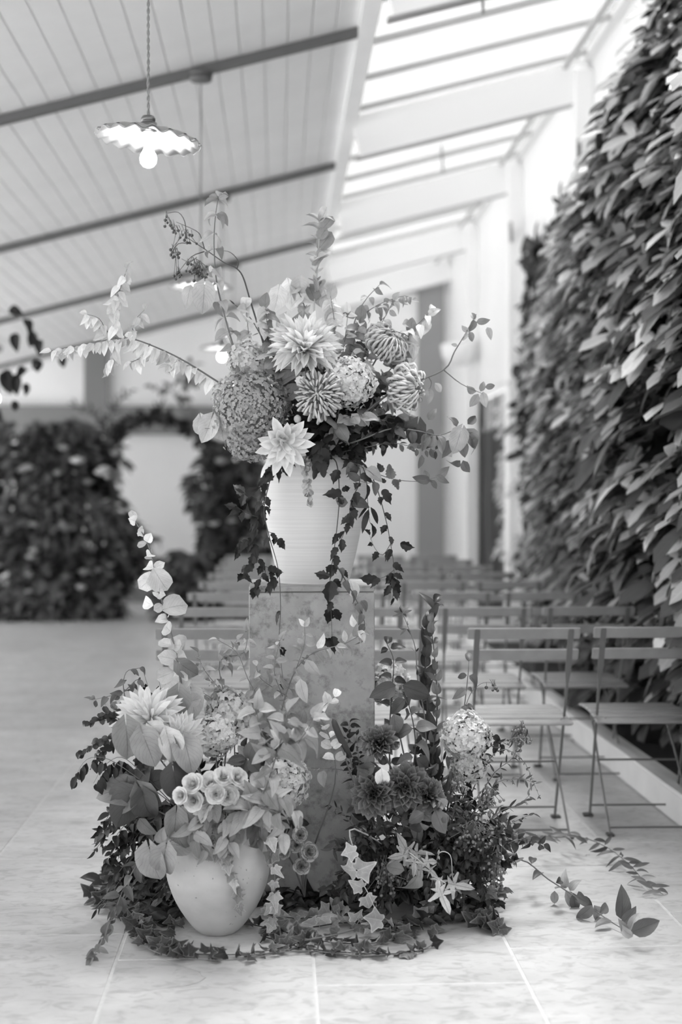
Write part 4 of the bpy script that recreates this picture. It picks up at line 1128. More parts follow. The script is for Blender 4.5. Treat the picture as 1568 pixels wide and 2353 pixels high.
roses = [(442, 1800, 27, 'cream rose highest at the left of the rose bunch'), (443, 1840, 27, 'cream rose lowest left, wide open toward the front'), (484, 1798, 28, 'cream rose in the middle of the bunch with a dark heart'), (514, 1783, 26, 'cream rose upper centre right of the dark-hearted one'),
         (548, 1785, 26, 'cream rose farthest right of the bunch, facing right'), (497, 1823, 26, 'cream rose half hidden below the middle of the bunch'), (524, 1828, 27, 'cream rose lowest right, facing forward'), (414, 1828, 22, 'cream rose at the far left edge of the bunch, seen from the side')]
for x, y, r, lab in roses:
    dx = (x - 485) / 90
    flower('rose', lab, 'rose', x, y, L - .28 + R.uniform(-.02, .02), r, (dx * .7, -.85, .35 - (y - 1810) / 90), LB + Vector((0, -.03, 0)), 'petal_cream', 'cream roses in the low arrangement')
flower('rose', 'small cream rosebud below the left side of the bunch', 'rose', 412, 1849, L - .28, 11, (-.3, -.8, .2), LB, 'petal_cream', 'cream roses in the low arrangement', n=2)
for x, y, r, lab in ((690, 1918, 20, 'topmost small veined spray rose low in front of the pedestal'), (680, 1942, 20, 'left small veined spray rose with a dark heart'), (712, 1957, 24, 'largest veined spray rose, right side of the four'), (694, 1990, 22, 'lowest small veined spray rose near the floor ivy'), (652, 1955, 22, 'pale soft spray rose just right of the round pot')):
    flower('spray_rose', lab, 'rose', x, y, L - .04, r, ((x - 690) / 60, -.8, .3), P(700, 2060, L + .12), 'petal_grey', 'spray roses low in front of the pedestal')
# honeysuckle twigs
branch('leafy_branch', 'pale thin-leaved twig reaching up beside the front-row chair back', 'branch', [lb, (540, 1750), (520, 1620), (505, 1520), (560, 1500, -.02), (570, 1440)], L + .05, 'ovate', 36, 24, 'leaf_light', rad=2, start=.45, droop=.5, twigs=[[(520, 1600), (470, 1540), (455, 1500)], [(510, 1540), (530, 1500), (545, 1470)], [(520, 1640), (480, 1600), (440, 1580)]])
branch('leafy_branch', 'thin twig crossing the left edge of the pedestal face', 'branch', [lb, (620, 1720), (600, 1620), (570, 1560), (545, 1500), (500, 1470)], L - .02, 'ovate', 34, 30, 'leaf_light', rad=2, start=.45, droop=.4)
branch('leafy_branch', 'leafy twig rising up the middle of the pedestal face with pale tips', 'branch', [lb, (620, 1750), (650, 1620), (680, 1540), (720, 1500), (790, 1480), (835, 1455)], L, 'ovate', 40, 28, 'leaf_light', rad=2.4, start=.35, droop=.4, twigs=[[(650, 1600), (630, 1540), (645, 1470)], [(680, 1540), (700, 1480), (700, 1440)], [(660, 1600), (600, 1560), (590, 1530)]],
       leaves=[(820, 1440, 130, 34, 0, None, 'leaf_pale'), (822, 1450, -40, 38, 0, None, 'leaf_pale'), (815, 1452, -110, 30, 0, None, 'leaf_pale'), (700, 1440, 120, 24, 0, None, 'leaf_pale'), (730, 1490, 60, 40, 0, None, 'leaf_pale'), (770, 1485, -30, 34, 0, None, 'leaf_pale'), (705, 1515, -60, 60, -.05, None, 'leaf_pale'), (690, 1560, -80, 60, -.05)])
branch('leafy_branch', 'small pale blossomy twig low on the right of the pedestal face', 'branch', [(720, 1950, .1), (770, 1800), (760, 1700), (735, 1640), (770, 1600)], L, 'round', 32, 26, 'leaf_pale', rad=2, start=.6, droop=.1)
branch('leafy_branch', 'soft out-of-focus pale leaves in front of the pedestal', 'branch', [lb, (590, 1850, -.3), (640, 1720, -.4), (660, 1640, -.42)], L, 'broad', 66, 30, 'leaf_light', rad=3, start=.45, droop=.2, twigs=[[(640, 1720, -.4), (690, 1700, -.42), (720, 1650, -.42)], [(640, 1750, -.4), (600, 1680, -.4), (590, 1630, -.4)]])
branch('leafy_branch', 'soft pale leaves hanging in front of the right side of the pot', 'branch', [lb, (580, 1860, -.3), (640, 1870, -.38), (650, 1920, -.38)], L, 'broad', 62, 26, 'leaf_light', rad=2, start=.35, droop=.7, twigs=[[(600, 1860, -.34), (650, 1830, -.38), (680, 1870, -.38)]])
branch('leafy_branch', 'star of smooth mid-grey leaves right of the hydrangea pair', 'branch', [lb, (560, 1800, -.05), (570, 1730, -.12)], L, 'broad', 52, 24, 'leaf_mid', rad=2, start=.6, droop=.1, leaves=[(572, 1745, 80, 56, -.14), (575, 1740, 10, 54, -.14), (565, 1742, 190, 46, -.14), (572, 1745, -50, 50, -.15), (566, 1745, -110, 50, -.15)])
for lab, pts, m_, kk, sz, n_ in (
        ('pale leaves spilling over the pot rim on its left half', [(470, 1880, -.15), (440, 1900, -.2), (470, 1950, -.22)], 'leaf_light', 'broad', 58, 18),
        ('pale pointed leaves spilling over the middle of the pot', [(520, 1870, -.17), (520, 1910, -.22), (525, 1950, -.23)], 'leaf_light', 'broad', 58, 15),
        ('mid-grey leaves spilling over the right of the pot rim', [(560, 1870, -.15), (590, 1890, -.2), (595, 1930, -.2)], 'leaf_mid', 'broad', 52, 15),
        ('light heart leaves right below the roses', [(500, 1860, -.15), (480, 1850, -.22), (460, 1890, -.23)], 'leaf_light', 'heart', 46, 17),
        ('long soft leaves between the roses and the front hydrangea', [(560, 1840, -.15), (590, 1800, -.22), (620, 1840, -.22)], 'leaf_light', 'broad', 54, 17),
        ('leaves behind the roses at the right', [(560, 1800), (590, 1740), (620, 1700)], 'leaf_mid', 'broad', 50, 18),
        ('leaves between the two pale hydrangea lobes and the star of leaves', [(540, 1800), (545, 1740), (600, 1690)], 'leaf_deep', 'broad', 46, 18),
        ('mid-grey leaves up against the pedestal behind the soft pale leaves', [(600, 1800), (650, 1720), (690, 1660)], 'leaf_mid', 'heart', 50, 18)):
    branch('leaf_sprig', lab, 'sprig', [lb] + pts, L - .02, kk, sz, n_, m_, rad=2, start=.25, droop=.6)
branch('ivy_trail', 'ivy strand hanging down the front of the round pot', 'vine', [lb, (495, 1895, -.17), (500, 1940, -.22), (525, 1990, -.235), (545, 2040, -.225), (550, 2085, -.205)], L, 'ivy', 36, 20, 'leaf_variegated', stem='stem_pale', rad=1.3, start=.2, droop=.7)
branch('ivy_trail', 'ivy strand hanging down the right side of the round pot', 'vine', [lb, (600, 1900, -.1), (628, 1980, -.1), (632, 2060, -.1), (625, 2120, -.1)], L - .05, 'ivy', 40, 30, 'leaf_variegated', stem='stem_mid', rad=1.3, start=.3, droop=.6)
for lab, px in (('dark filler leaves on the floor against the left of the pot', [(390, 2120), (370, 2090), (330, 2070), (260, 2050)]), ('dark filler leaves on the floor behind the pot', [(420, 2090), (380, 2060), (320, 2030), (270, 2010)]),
                ('filler leaves coloured dark for the shade behind the left ivy', [(400, 2060), (350, 2040), (290, 2060)]), ('filler leaves coloured dark for the shade at the pedestal foot', [(600, 2080), (680, 2060), (760, 2070)])):
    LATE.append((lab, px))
# eucalyptus and oats at the left
branch('eucalyptus_sprig', 'small-leaved eucalyptus sprig reaching left below the big dahlia', 'sprig', [lb, (360, 1800), (300, 1710), (240, 1700), (185, 1730)], L - .05, 'round', 24, 13, 'leaf_deep', rad=1.6, start=.5, droop=.3, twigs=[[(300, 1700), (270, 1650), (200, 1660)], [(300, 1690), (250, 1640), (230, 1650)], [(270, 1705), (230, 1730), (215, 1760)]])
branch('eucalyptus_sprig', 'grey eucalyptus sprig left of the biggest dahlia', 'sprig', [lb, (340, 1760), (290, 1690), (262, 1660), (262, 1630)], L, 'round', 30, 15, 'leaf_mid', rad=1.8, start=.45, droop=.2)
branch('leafy_branch', 'bare curved twig with narrow leaves at the far upper left', 'branch', [lb, (380, 1760), (310, 1660), (285, 1590), (290, 1545), (320, 1535)], L + .04, 'ovate', 38, 30, 'leaf_mid', rad=2.2, start=.6, droop=.6, twigs=[[(283, 1592), (250, 1600), (215, 1608)], [(290, 1585), (320, 1560), (330, 1600)]])
def oats(label, px, Y, n):
    t = branch('oat_stalk', label, 'grass stalk', px, Y, None, 0, 0, 'leaf_deep', stem='stem_mid', rad=1.2)
    path = catmull(topts(px, Y), 4); Lp = plen(path)
    for i in range(n):
        p, d = at_len(path, Lp * (.55 + .45 * i / n)); dr = Vector((R.uniform(-.4, .4), R.uniform(-.4, .4), -1))
        s = M(34, Y) * R.uniform(.7, 1.1); q = p + dr.normalized() * .012
        leaf(t, t.location.copy(), 'small', q, dr, TOCAM + rv(.4), s, 'leaf_dark', name='spikelet')
oats('dark oat stalk drooping at the far left of the low arrangement', [(400, 1850, 0), (320, 1790), (250, 1745), (200, 1745), (170, 1790)], L - .1, 14)
oats('second dark oat stalk just above the quilted leaves', [(400, 1850, 0), (330, 1780), (280, 1740), (240, 1760), (215, 1800)], L - .08, 12)
oats('dark oat stalk standing behind the biggest dahlia', [(430, 1850, 0), (380, 1680), (345, 1590), (330, 1545)], L + .08, 8)
oats('dark oat stalk between the biggest dahlia and the round-leaved stalk', [(430, 1850, 0), (400, 1680), (372, 1590), (362, 1550)], L + .1, 8)
# cascade left of the pot down to the floor
for i in range(30):
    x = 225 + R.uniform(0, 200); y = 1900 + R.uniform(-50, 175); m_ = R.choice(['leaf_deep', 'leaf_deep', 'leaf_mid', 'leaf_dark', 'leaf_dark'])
    zn = 'high' if y < 1940 else 'halfway' if y < 2000 else 'low'
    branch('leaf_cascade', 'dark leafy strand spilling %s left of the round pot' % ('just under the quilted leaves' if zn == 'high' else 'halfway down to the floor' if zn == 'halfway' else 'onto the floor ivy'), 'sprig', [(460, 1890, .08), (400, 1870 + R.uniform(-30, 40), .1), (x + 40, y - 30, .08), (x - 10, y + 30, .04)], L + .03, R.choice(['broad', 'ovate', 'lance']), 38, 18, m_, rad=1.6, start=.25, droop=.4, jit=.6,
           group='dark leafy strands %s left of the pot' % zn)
for i in range(12):
    x = 330 + R.uniform(0, 380); y = 1830 + R.uniform(-120, 60)
    branch('dark_sprig', 'dark filler leaves deep inside the low left arrangement', 'sprig', [(501, 1905, .03), (501 + (x - 501) * .5, 1880, .08), (x, y, .1)], L + .06, 'broad', 44, 15, R.choice(['leaf_dark', 'leaf_deep']), rad=1.6, start=.2, droop=.3, jit=.6, group='dark filler leaves of the low left arrangement', stem='stem_dark')  # filler leaves coloured dark to stand in for shade between the flowers
branch('leafy_branch', 'long strand trailing from the left foliage down to the floor', 'branch', [(400, 1880, 0), (340, 1950, -.02), (290, 2030, -.06), (262, 2100, -.14), (235, 2160, -.26), (212, 2202, -.36)], L + .02, 'ovate', 46, 26, 'leaf_mid', rad=2, start=.3, droop=.2)
# ================================================================== RIGHT MOUND
Q = 4.55
qb = (975, 2040, .12)
def zone(x, y):
    v = 'in the top' if y < 1800 else ('at middle height' if y < 1930 else 'near the foot')
    h = 'left part' if x < 900 else ('centre' if x < 1060 else 'right part')
    return v + (' in the ' if v[0] == 'a' else ' ') + h if v[0] != 'n' else 'near the foot in the ' + h
for i in range(84):
    a = math.pi * ((i * .618) % 1); rr = R.uniform(.2, 1.0) ** .7
    x = 985 - 225 * math.cos(a) * rr; y = 2060 - 370 * math.sin(a) * rr + R.uniform(-10, 30)
    m_ = R.choice(['leaf_dark', 'leaf_dark', 'leaf_dark', 'leaf_deep', 'leaf_mid', 'leaf_mid'] if rr > .7 else ['leaf_dark', 'leaf_dark', 'leaf_deep'])  # outer sprigs get lighter leaves, highlights put into the colour
    dz = R.uniform(-.14, .16) * (1.2 - .5 * rr)
    branch('dark_sprig', 'dark sprig packed %s of the mound right of pedestal' % zone(x, y), 'sprig', [qb, (975 + (x - 975) * .45, 2040 + (y - 2040) * .55, dz), (x, y, dz)], Q, R.choice(['broad', 'small', 'lance', 'tooth']), 38, 15, m_, stem='stem_dark', rad=1.8, start=.25, droop=.3, jit=.6,
           group='dark sprigs packed %s of the right mound' % zone(x, y))
for i in range(40):
    x = R.uniform(745, 1180); y = R.uniform(1880, 2100)
    branch('dark_sprig', 'dark leafy sprig low at the front of the right mound, %s' % ('toward the pot' if x < 880 else 'below the dark dahlias' if x < 1030 else 'toward the chairs'), 'sprig', [qb, (975 + (x - 975) * .6, 1990, -.1), (x, y, -.2)], Q, R.choice(['broad', 'small', 'palm']), 36, 15, R.choice(['leaf_dark', 'leaf_deep', 'leaf_deep']), stem='stem_dark', rad=1.6, start=.3, droop=.4, jit=.6, group='dark sprigs low in the mound %s' % ('toward the pot' if x < 880 else 'below the dahlias' if x < 1030 else 'toward the chairs'))
branch('leafy_branch', 'tall dark spire of narrow leaves right of the pedestal', 'branch', [qb, (1000, 1800), (985, 1650), (978, 1540), (985, 1450), (998, 1385)], Q + .05, 'ovate', 50, 22, 'leaf_deep', stem='stem_dark', rad=3.5, start=.28, droop=-.5, angle=45, taper=.15)
branch('leafy_branch', 'slender spire behind the tallest dark one, leaning right', 'branch', [qb, (990, 1780), (1005, 1640), (1000, 1520), (990, 1430)], Q + .02, 'ovate', 44, 30, 'leaf_mid', stem='stem_dark', rad=3, start=.4, droop=-.4, angle=45)
branch('leafy_branch', 'thin dark stem with spidery tuft at its tip left of the tall spire', 'branch', [qb, (980, 1700), (960, 1560), (955, 1490), (938, 1440), (925, 1408)], Q, 'lance', 26, 60, 'leaf_deep', rad=2.2, start=.6, droop=-.1, leaves=[(925, 1410, a_, 24, 0, 'lance', 'leaf_mid') for a_ in (160, 110, 60, 20, 200, -20)] + [(935, 1445, a_, 22, 0, 'lance', 'leaf_mid') for a_ in (190, 220, -40)])
branch('leafy_branch', 'dark broad-leaved stem close to the right edge of the pedestal', 'branch', [(930, 2000, .1), (905, 1850), (895, 1720), (900, 1600), (905, 1520), (890, 1480)], Q - .08, 'broad', 52, 34, 'leaf_deep', stem='stem_dark', rad=2.6, start=.35, droop=.4)
branch('leafy_branch', 'stem with large smooth leaves in front of the tall spire', 'branch', [(960, 2000, .1), (950, 1800), (955, 1700), (940, 1620), (925, 1590)], Q - .12, 'broad', 66, 40, 'leaf_mid', stem='stem_dark', rad=2.6, start=.3, droop=.6, leaves=[(925, 1575, -20, 80), (910, 1575, 200, 70), (905, 1640, -80, 60)])
branch('leafy_branch', 'droopy-leaved stem standing before the second chair back', 'branch', [(1010, 2000, .1), (1040, 1780), (1065, 1640), (1075, 1560), (1078, 1520)], Q, 'broad', 48, 34, 'leaf_mid', rad=2.4, start=.5, droop=.9)
t = branch('berry_branch', 'thin arching stalk with a few berries before the chair seat', 'branch', [(1020, 2000, .1), (1050, 1720), (1075, 1610), (1100, 1575), (1125, 1568), (1142, 1580)], Q, 'broad', 30, 200, 'leaf_mid', rad=1.2, start=.8, tip=False)
berries(t, t.location.copy(), [(1118, 1580), (1134, 1574), (1140, 1582), (1144, 1587), (1133, 1586)], Q, 4, 'berry_dark')
for x, y, r, f, lab in ((873, 1707, 36, (-.2, -.7, .6), 'dark dahlia highest, beside the pedestal edge'), (858, 1822, 46, (-.25, -.85, .2), 'dark dahlia lowest left of the four'), (932, 1808, 43, (0, -.9, .3), 'dark dahlia facing forward in the middle'), (985, 1825, 36, (.5, -.7, .3), 'dark dahlia at the right of the middle one, half turned')):
    flower('dahlia', lab, 'dark', x, y, Q - .28, r * 1.12, f, RB + Vector((0, 0, 0)), 'petal_dark', 'dark dahlias right of the pedestal')
flower('hydrangea', 'bright white hydrangea upper right of the dark mound', 'hydrangea', 1070, 1690, Q - .08, 54, (.1, -.75, .5), RB, 'floret_bright', n=200)
flower('hydrangea', 'lower lobe of bright hydrangea just beneath the upper right one', 'hydrangea', 1078, 1755, Q - .07, 40, (.1, -.8, -.2), RB, 'floret_bright', n=110)
flower('hydrangea', 'pale hydrangea half hidden against the right edge of the pedestal', 'hydrangea', 893, 1570, Q + .2, 44, (.1, -.6, .5), RB, 'floret_light', n=150, squash=1.4)
branch('leaf_sprig', 'single pale veined leaves hanging before the dark dahlias', 'sprig', [(930, 2000, .1), (880, 1850, -.2), (876, 1770, -.3)], Q, None, 0, 0, 'leaf_pale', rad=1.6, leaves=[(877, 1765, -85, 58, -.32, 'broad', 'leaf_pale', 0), (745, 1770, -100, 42, -.2, 'broad', 'leaf_light', 0), (862, 1760, 200, 50, -.3, 'broad', 'leaf_mid', 0), (848, 1780, 160, 30, -.3, 'broad', 'leaf_mid')])
branch('leaf_sprig', 'large curled fuzzy leaves below the dark dahlias', 'sprig', [(960, 2000, .1), (960, 1900, -.2), (975, 1870, -.3)], Q, None, 0, 0, 'leaf_mid', rad=1.8, leaves=[(975, 1868, -150, 46, -.3, 'broad'), (1000, 1860, -70, 62, -.3, 'broad'), (965, 1890, -130, 50, -.3, 'broad', 'leaf_deep'), (995, 1890, -100, 56, -.3, 'ovate', 'leaf_mid', .8), (1010, 1835, -60, 50, -.3, 'broad', 'leaf_light')])
t = thing('poppy_pod', 'round fuzzy seed pod on a stalk right of the curled leaves', 'seed pod', RB)
c = P(1023, 1880, Q - .3); stem_from(t, RB, RB, c, .0018); mb = MB(); mb.lathe([(.0005, -.016), (.009, -.013), (.014, -.002), (.012, .008), (.005, .014), (.0005, .016)], 14, c - RB); mb.build('pod', 'leaf_mid', t, True)
t = thing('foxtail', 'dark furry foxtail spike leaning before the pedestal face', 'grass stalk', P(850, 1900, Q))
rt = t.location.copy(); pts = [P(850, 1900, Q - .05), P(800, 1760, Q - .12), P(765, 1650, Q - .14)]
MB().tube([p - rt for p in pts], M(2), 6).build('stem', 'stem_mid', t, True)
MB().tube([p - rt for p in catmull([P(808, 1740, Q - .12), P(785, 1700, Q - .13), P(770, 1665, Q - .14), P(766, 1652, Q - .14)], 2)], [.004, .0095, .011, .011, .010, .008, .003], 8).build('spike', 'stem_dark', t, True)
# berries and airy right side
for lab, pts, cen, n_, sp in (
        ('berry spray standing highest at the right edge of the mound', [(1040, 2000, .1), (1120, 1800), (1180, 1740), (1195, 1690)], (1195, 1692), 46, (20, 14)),
        ('berry spray in the middle right of the mound', [(1030, 2000, .1), (1090, 1900, -.1), (1125, 1840, -.2)], (1125, 1838, ), 34, (22, 12)),
        ('berry spray under the bright hydrangea', [(1000, 2000, .1), (1040, 1880, -.15), (1050, 1815, -.2)], (1052, 1812), 20, (24, 9)),
        ('berry spray low in the right of the mound', [(1010, 2030, .1), (1060, 1980, -.1), (1080, 1930, -.2)], (1085, 1935), 46, (36, 18)),
        ('berry spray near the floor in the front of the mound', [(980, 2040, .05), (930, 2020, -.2), (900, 2010, -.22)], (880, 2020), 40, (40, 22)),
        ('berry spray close to the floor at the right end of the mound', [(1050, 2050, .05), (1110, 2030, -.1), (1140, 2010, -.15)], (1140, 2000), 40, (26, 22))):
    t = branch('berry_branch', lab, 'branch', pts, Q - .02, 'lance', 24, 18, 'leaf_deep', stem='stem_mid', rad=1.4, start=.5, droop=.1, jit=.6)
    berries(t, t.location.copy(), [(cen[0] + R.gauss(0, sp[0] * .6), cen[1] + R.gauss(0, sp[1])) for _ in range(n_)], Q - .2 if cen[0] < 1150 else Q - .02, 3.8, 'berry_mid')
for lab, pts, kk, m_, sz in (
        ('fine twig with narrow leaves reaching right above the chair seat', [(1100, 1750), (1170, 1700), (1210, 1695)], 'lance', 'leaf_deep', 30),
        ('airy fine-leaved twig at the right edge of the mound, upper', [(1120, 1820), (1190, 1790), (1230, 1800)], 'lance', 'leaf_mid', 28),
        ('airy star-leaved twig at the right edge of the mound, middle', [(1130, 1880), (1190, 1850), (1215, 1830)], 'lance', 'leaf_mid', 32),
        ('airy twig at the right edge of the mound, lower', [(1130, 1930), (1180, 1890), (1225, 1870)], 'lance', 'leaf_deep', 30),
        ('leafy twig pointing right just above the floor trails', [(1130, 1960), (1190, 1930), (1250, 1940)], 'broad', 'leaf_deep', 36),
        ('foxtail-like thin plume hanging at the right before the chair legs', [(1120, 1750), (1195, 1740), (1240, 1830)], 'small', 'leaf_mid', 12),
        ('dark leafy twig beside the bright hydrangea', [(1100, 1720), (1130, 1690), (1150, 1720)], 'broad', 'leaf_dark', 36),
        ('small dark twig left of the mound against the pedestal face', [(850, 1900), (800, 1720), (805, 1660)], 'ovate', 'leaf_dark', 36),
        ('dark seedhead twig rising left of the highest dark dahlia', [(860, 1900), (830, 1780), (820, 1690)], 'small', 'leaf_dark', 24),
        ('fern-like fine sprig across the pedestal at dahlia height', [(840, 1800), (790, 1770), (715, 1765)], 'lance', 'leaf_light', 16),
        ('lacy dark sprig low against the pedestal base', [(850, 1950), (790, 1870), (760, 1850)], 'lance', 'leaf_dark', 24),
        ('long seed pods hanging left low in the mound', [(880, 1990), (800, 1930), (765, 1950)], 'lance', 'leaf_mid', 44)):
    branch('leafy_branch', lab, 'branch', [(1000 if pts[0][0] > 1000 else 930, 2030, .08)] + pts, Q - .08, kk, sz, 15, m_, rad=1.6, start=.4, droop=.2, jit=.6, stem='stem_mid')
branch('ivy_trail', 'pale variegated ivy strand leaning out of the front of the mound', 'vine', [(960, 1990, .05), (815, 1905, -.25), (815, 1960, -.28), (830, 2020, -.3), (850, 2060, -.32), (880, 2130, -.34)], Q, None, 0, 0, 'leaf_variegated', stem='stem_pale', rad=2,
       leaves=[(818, 1955, 200, 36, -.3, 'ivy'), (818, 2000, 190, 42, -.3, 'ivy', None, .3), (822, 2000, 25, 48, -.3, 'ivy', None, -.3), (832, 2040, 150, 34, -.31, 'ivy'), (840, 2060, -70, 42, -.32, 'ivy', None, .5), (878, 2115, 175, 44, -.34, 'ivy', None, .4)])
branch('leafy_branch', 'pale vine leaves spread low at the front of the mound', 'branch', [(980, 2010, .0), (940, 1960, -.25), (980, 1990, -.3), (1010, 2020, -.32)], Q, 'palm', 56, 26, 'leaf_light', stem='stem_pale', rad=1.8, start=.4, droop=.4, leaves=[(960, 2010, -110, 60, -.32, 'broad', 'leaf_light'), (1030, 2030, -10, 56, -.33, 'palm'), (1010, 2040, -70, 60, -.33, 'palm', 'leaf_pale'), (930, 2000, 170, 50, -.32, 'broad', 'leaf_light'), (1040, 2040, 20, 40, -.33, 'palm')])
branch('leafy_branch', 'thin pale tendril looping over the dark front of the mound', 'branch', [(1000, 2000, -.1), (1010, 1960, -.28), (1035, 1965, -.3), (1040, 2010, -.3), (1045, 2040, -.3)], Q, 'small', 16, 90, 'leaf_light', stem='stem_pale', rad=1.5, start=.5)

# ================================================================== FLOOR IVY
def fp(px, py, h=.012):
    d = P(px, py, 1.0) - Vector((0, 0, CAM_Z)); s = (CAM_Z - h) / -d.z; return Vector((0, 0, CAM_Z)) + d * s
def floor_vine(name, label, px, key, sz, sp, mat, rad=2.0, stem='stem_dark', lift=.4, h=.010, group=None, cat='vine', side=1.0, jit=.5, twigs=(), **k):
    pts = [fp(p[0], p[1], p[2] if len(p) > 2 else h) for p in px]; path = catmull(pts, 4); root = path[0].copy(); root.z = 0
    t = thing(name, label, cat, root, group); n = len(path)
    mb = MB(); mb.tube([p - root for p in path], [M(rad, 4.3) * (1 - .5 * i / n) for i in range(n)], 5)
    mb.build('stem', stem, t, True)
    Lp = plen(path); s = 0; i = 0
    while s < Lp:
        p, d = at_len(path, s); sg = 1 if i % 2 else -1
        sd = Vector((d.y, -d.x, 0)) * sg
        dd = d * R.uniform(-.5, .8) + sd * side + Vector((0, 0, R.uniform(-.05, lift))) + rv(.25)
        size = M(sz, p.y) * R.uniform(.7, 1.2)
        if p.z + dd.normalized().z * size < .004: dd.z = abs(dd.z) + .05
        leaf(t, root, key, p + Vector((0, 0, .004)), dd, UP * .6 + TOCAM * .6 + rv(jit), size, mat)
        s += M(sp, p.y) * R.uniform(.7, 1.3); i += 1
    return t
rings = [('ivy strand on the floor curving in front of the round pot', [(300, 2120), (340, 2165), (430, 2190), (560, 2192), (660, 2175)], 'leaf_ivy'),
         ('thin bare-looking ivy strand at the very front left', [(330, 2150), (380, 2180), (420, 2198), (440, 2200)], 'leaf_ivy'),
         ('ivy strand on the floor in front of the pedestal', [(600, 2150), (700, 2178), (820, 2190), (930, 2190), (985, 2180)], 'leaf_ivy'),
         ('second ivy strand winding before the pedestal base', [(560, 2120), (650, 2140), (760, 2165), (880, 2165), (960, 2140)], 'leaf_ivy'),
         ('light-edged ivy strand nearest the right mound', [(720, 2130), (800, 2120), (880, 2135), (960, 2120), (1010, 2070)], 'leaf_variegated'),
         ('ivy strand filling the gap between pot and mound', [(610, 2100), (680, 2110), (740, 2105), (800, 2090)], 'leaf_variegated'),
         ('ivy strand behind the pot on the left floor', [(420, 2130), (360, 2110), (300, 2085), (230, 2070)], 'leaf_ivy'),
         ('ivy strand curling at the far left of the floor wreath', [(400, 2150), (330, 2130), (260, 2085), (200, 2050)], 'leaf_ivy'),
         ('ivy strand under the left cascade of leaves', [(420, 2100), (350, 2070), (290, 2040), (240, 2010)], 'leaf_ivy')]
for lab, px, mt in rings:
    floor_vine('ivy_trail', lab, px, 'ivy', 34, 17, mt, group='ivy strands on the floor', lift=1.0, rad=1.6, jit=.8)
for lab, px in (('bare thin stem looping on the floor before the pedestal', [(560, 2196), (700, 2185), (840, 2196), (960, 2185), (1000, 2160), (985, 2120)]), ('bare thin stem on the floor in front of the pot', [(300, 2155), (380, 2195), (520, 2206), (640, 2190), (720, 2160)]), ('thin bare stem arching low between ivy strands', [(640, 2170, .01), (760, 2150, .05), (860, 2130, .03), (940, 2150, .01)])):
    floor_vine('ivy_trail', lab, px, 'ivy', 30, 70, 'leaf_ivy', lift=.6, rad=1.8, stem='stem_mid')
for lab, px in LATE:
    floor_vine('leaf_cluster', lab, px, 'broad', 46, 4, 'leaf_dark', lift=2.2, cat='leaves', jit=.8)  # near-black filler leaves imitate the shade under the foliage
floor_vine('ivy_trail', 'dense dark strand under the left foliage edge', [(400, 2120), (300, 2060), (230, 2030)], 'broad', 44, 11, 'leaf_deep', lift=.8)
floor_vine('leaf_cluster', 'small clump of dark curled leaves on the floor right of the mound', [(1095, 2120), (1120, 2130), (1150, 2140)], 'ivy', 40, 5, 'leaf_ivy', lift=1.2, cat='leaves', jit=.9)
floor_vine('leaf_cluster', 'small dark leaves at the floor under the right end of the mound', [(1040, 2120), (1090, 2080), (1150, 2060)], 'broad', 38, 11, 'leaf_deep', lift=.7, cat='leaves')
floor_vine('leaf_cluster', 'dark leafy stems at the floor under the front of the mound', [(830, 2120), (900, 2130), (980, 2120), (1060, 2090)], 'broad', 38, 9, 'leaf_deep', lift=.8, cat='leaves')
floor_vine('leaf_cluster', 'filler leaves coloured dark for the shade between pot and mound', [(630, 2090), (700, 2080), (780, 2080), (850, 2100)], 'broad', 40, 8, 'leaf_dark', lift=.9, cat='leaves')  # leaf colour darkened in place of shade at the floor
floor_vine('leafy_branch', 'lower long vine trailing far right over the floor with broad leaves', [(1100, 2000, .12), (1195, 1975, .12), (1260, 2020, .08), (1330, 2065, .05), (1400, 2115, .02), (1455, 2148, .01)], 'ovate', 50, 42, 'leaf_mid', rad=2.2, lift=.5, cat='branch', stem='stem_mid')
t = [o for o in bpy.data.objects if o.get('label', '').startswith('lower long vine')][0]
for x, y, a, s_ in ((1300, 2030, 100, 44), (1310, 2035, 60, 40), (1300, 2035, -60, 56), (1318, 2040, -80, 54), (1355, 2065, 150, 40), (1362, 2068, -130, 60), (1366, 2068, -60, 66), (1428, 2100, 85, 80), (1430, 2110, 45, 54), (1450, 2130, 20, 84), (1445, 2125, 60, 50), (1440, 2135, 110, 40), (1455, 2140, 150, 44), (1275, 2035, -90, 40)):
    p = fp(x, y + 12, .05); aa = math.radians(a); leaf(t, t.location.copy(), 'ovate', p, Vector((math.cos(aa), R.uniform(-.2, .2), math.sin(aa))), TOCAM + rv(.3), M(s_, p.y), R.choice(['leaf_mid', 'leaf_mid', 'leaf_light']))
floor_vine('leafy_branch', 'upper thin vine trailing right over the floor with narrow starry leaves', [(1100, 1960, .2), (1200, 1935, .15), (1270, 1925, .1), (1340, 1925, .06), (1400, 1950, .04), (1450, 1990, .03), (1490, 2035, .02), (1525, 2055, .01)], 'lance', 42, 17, 'leaf_mid', rad=1.8, lift=.3, cat='branch', stem='stem_mid')

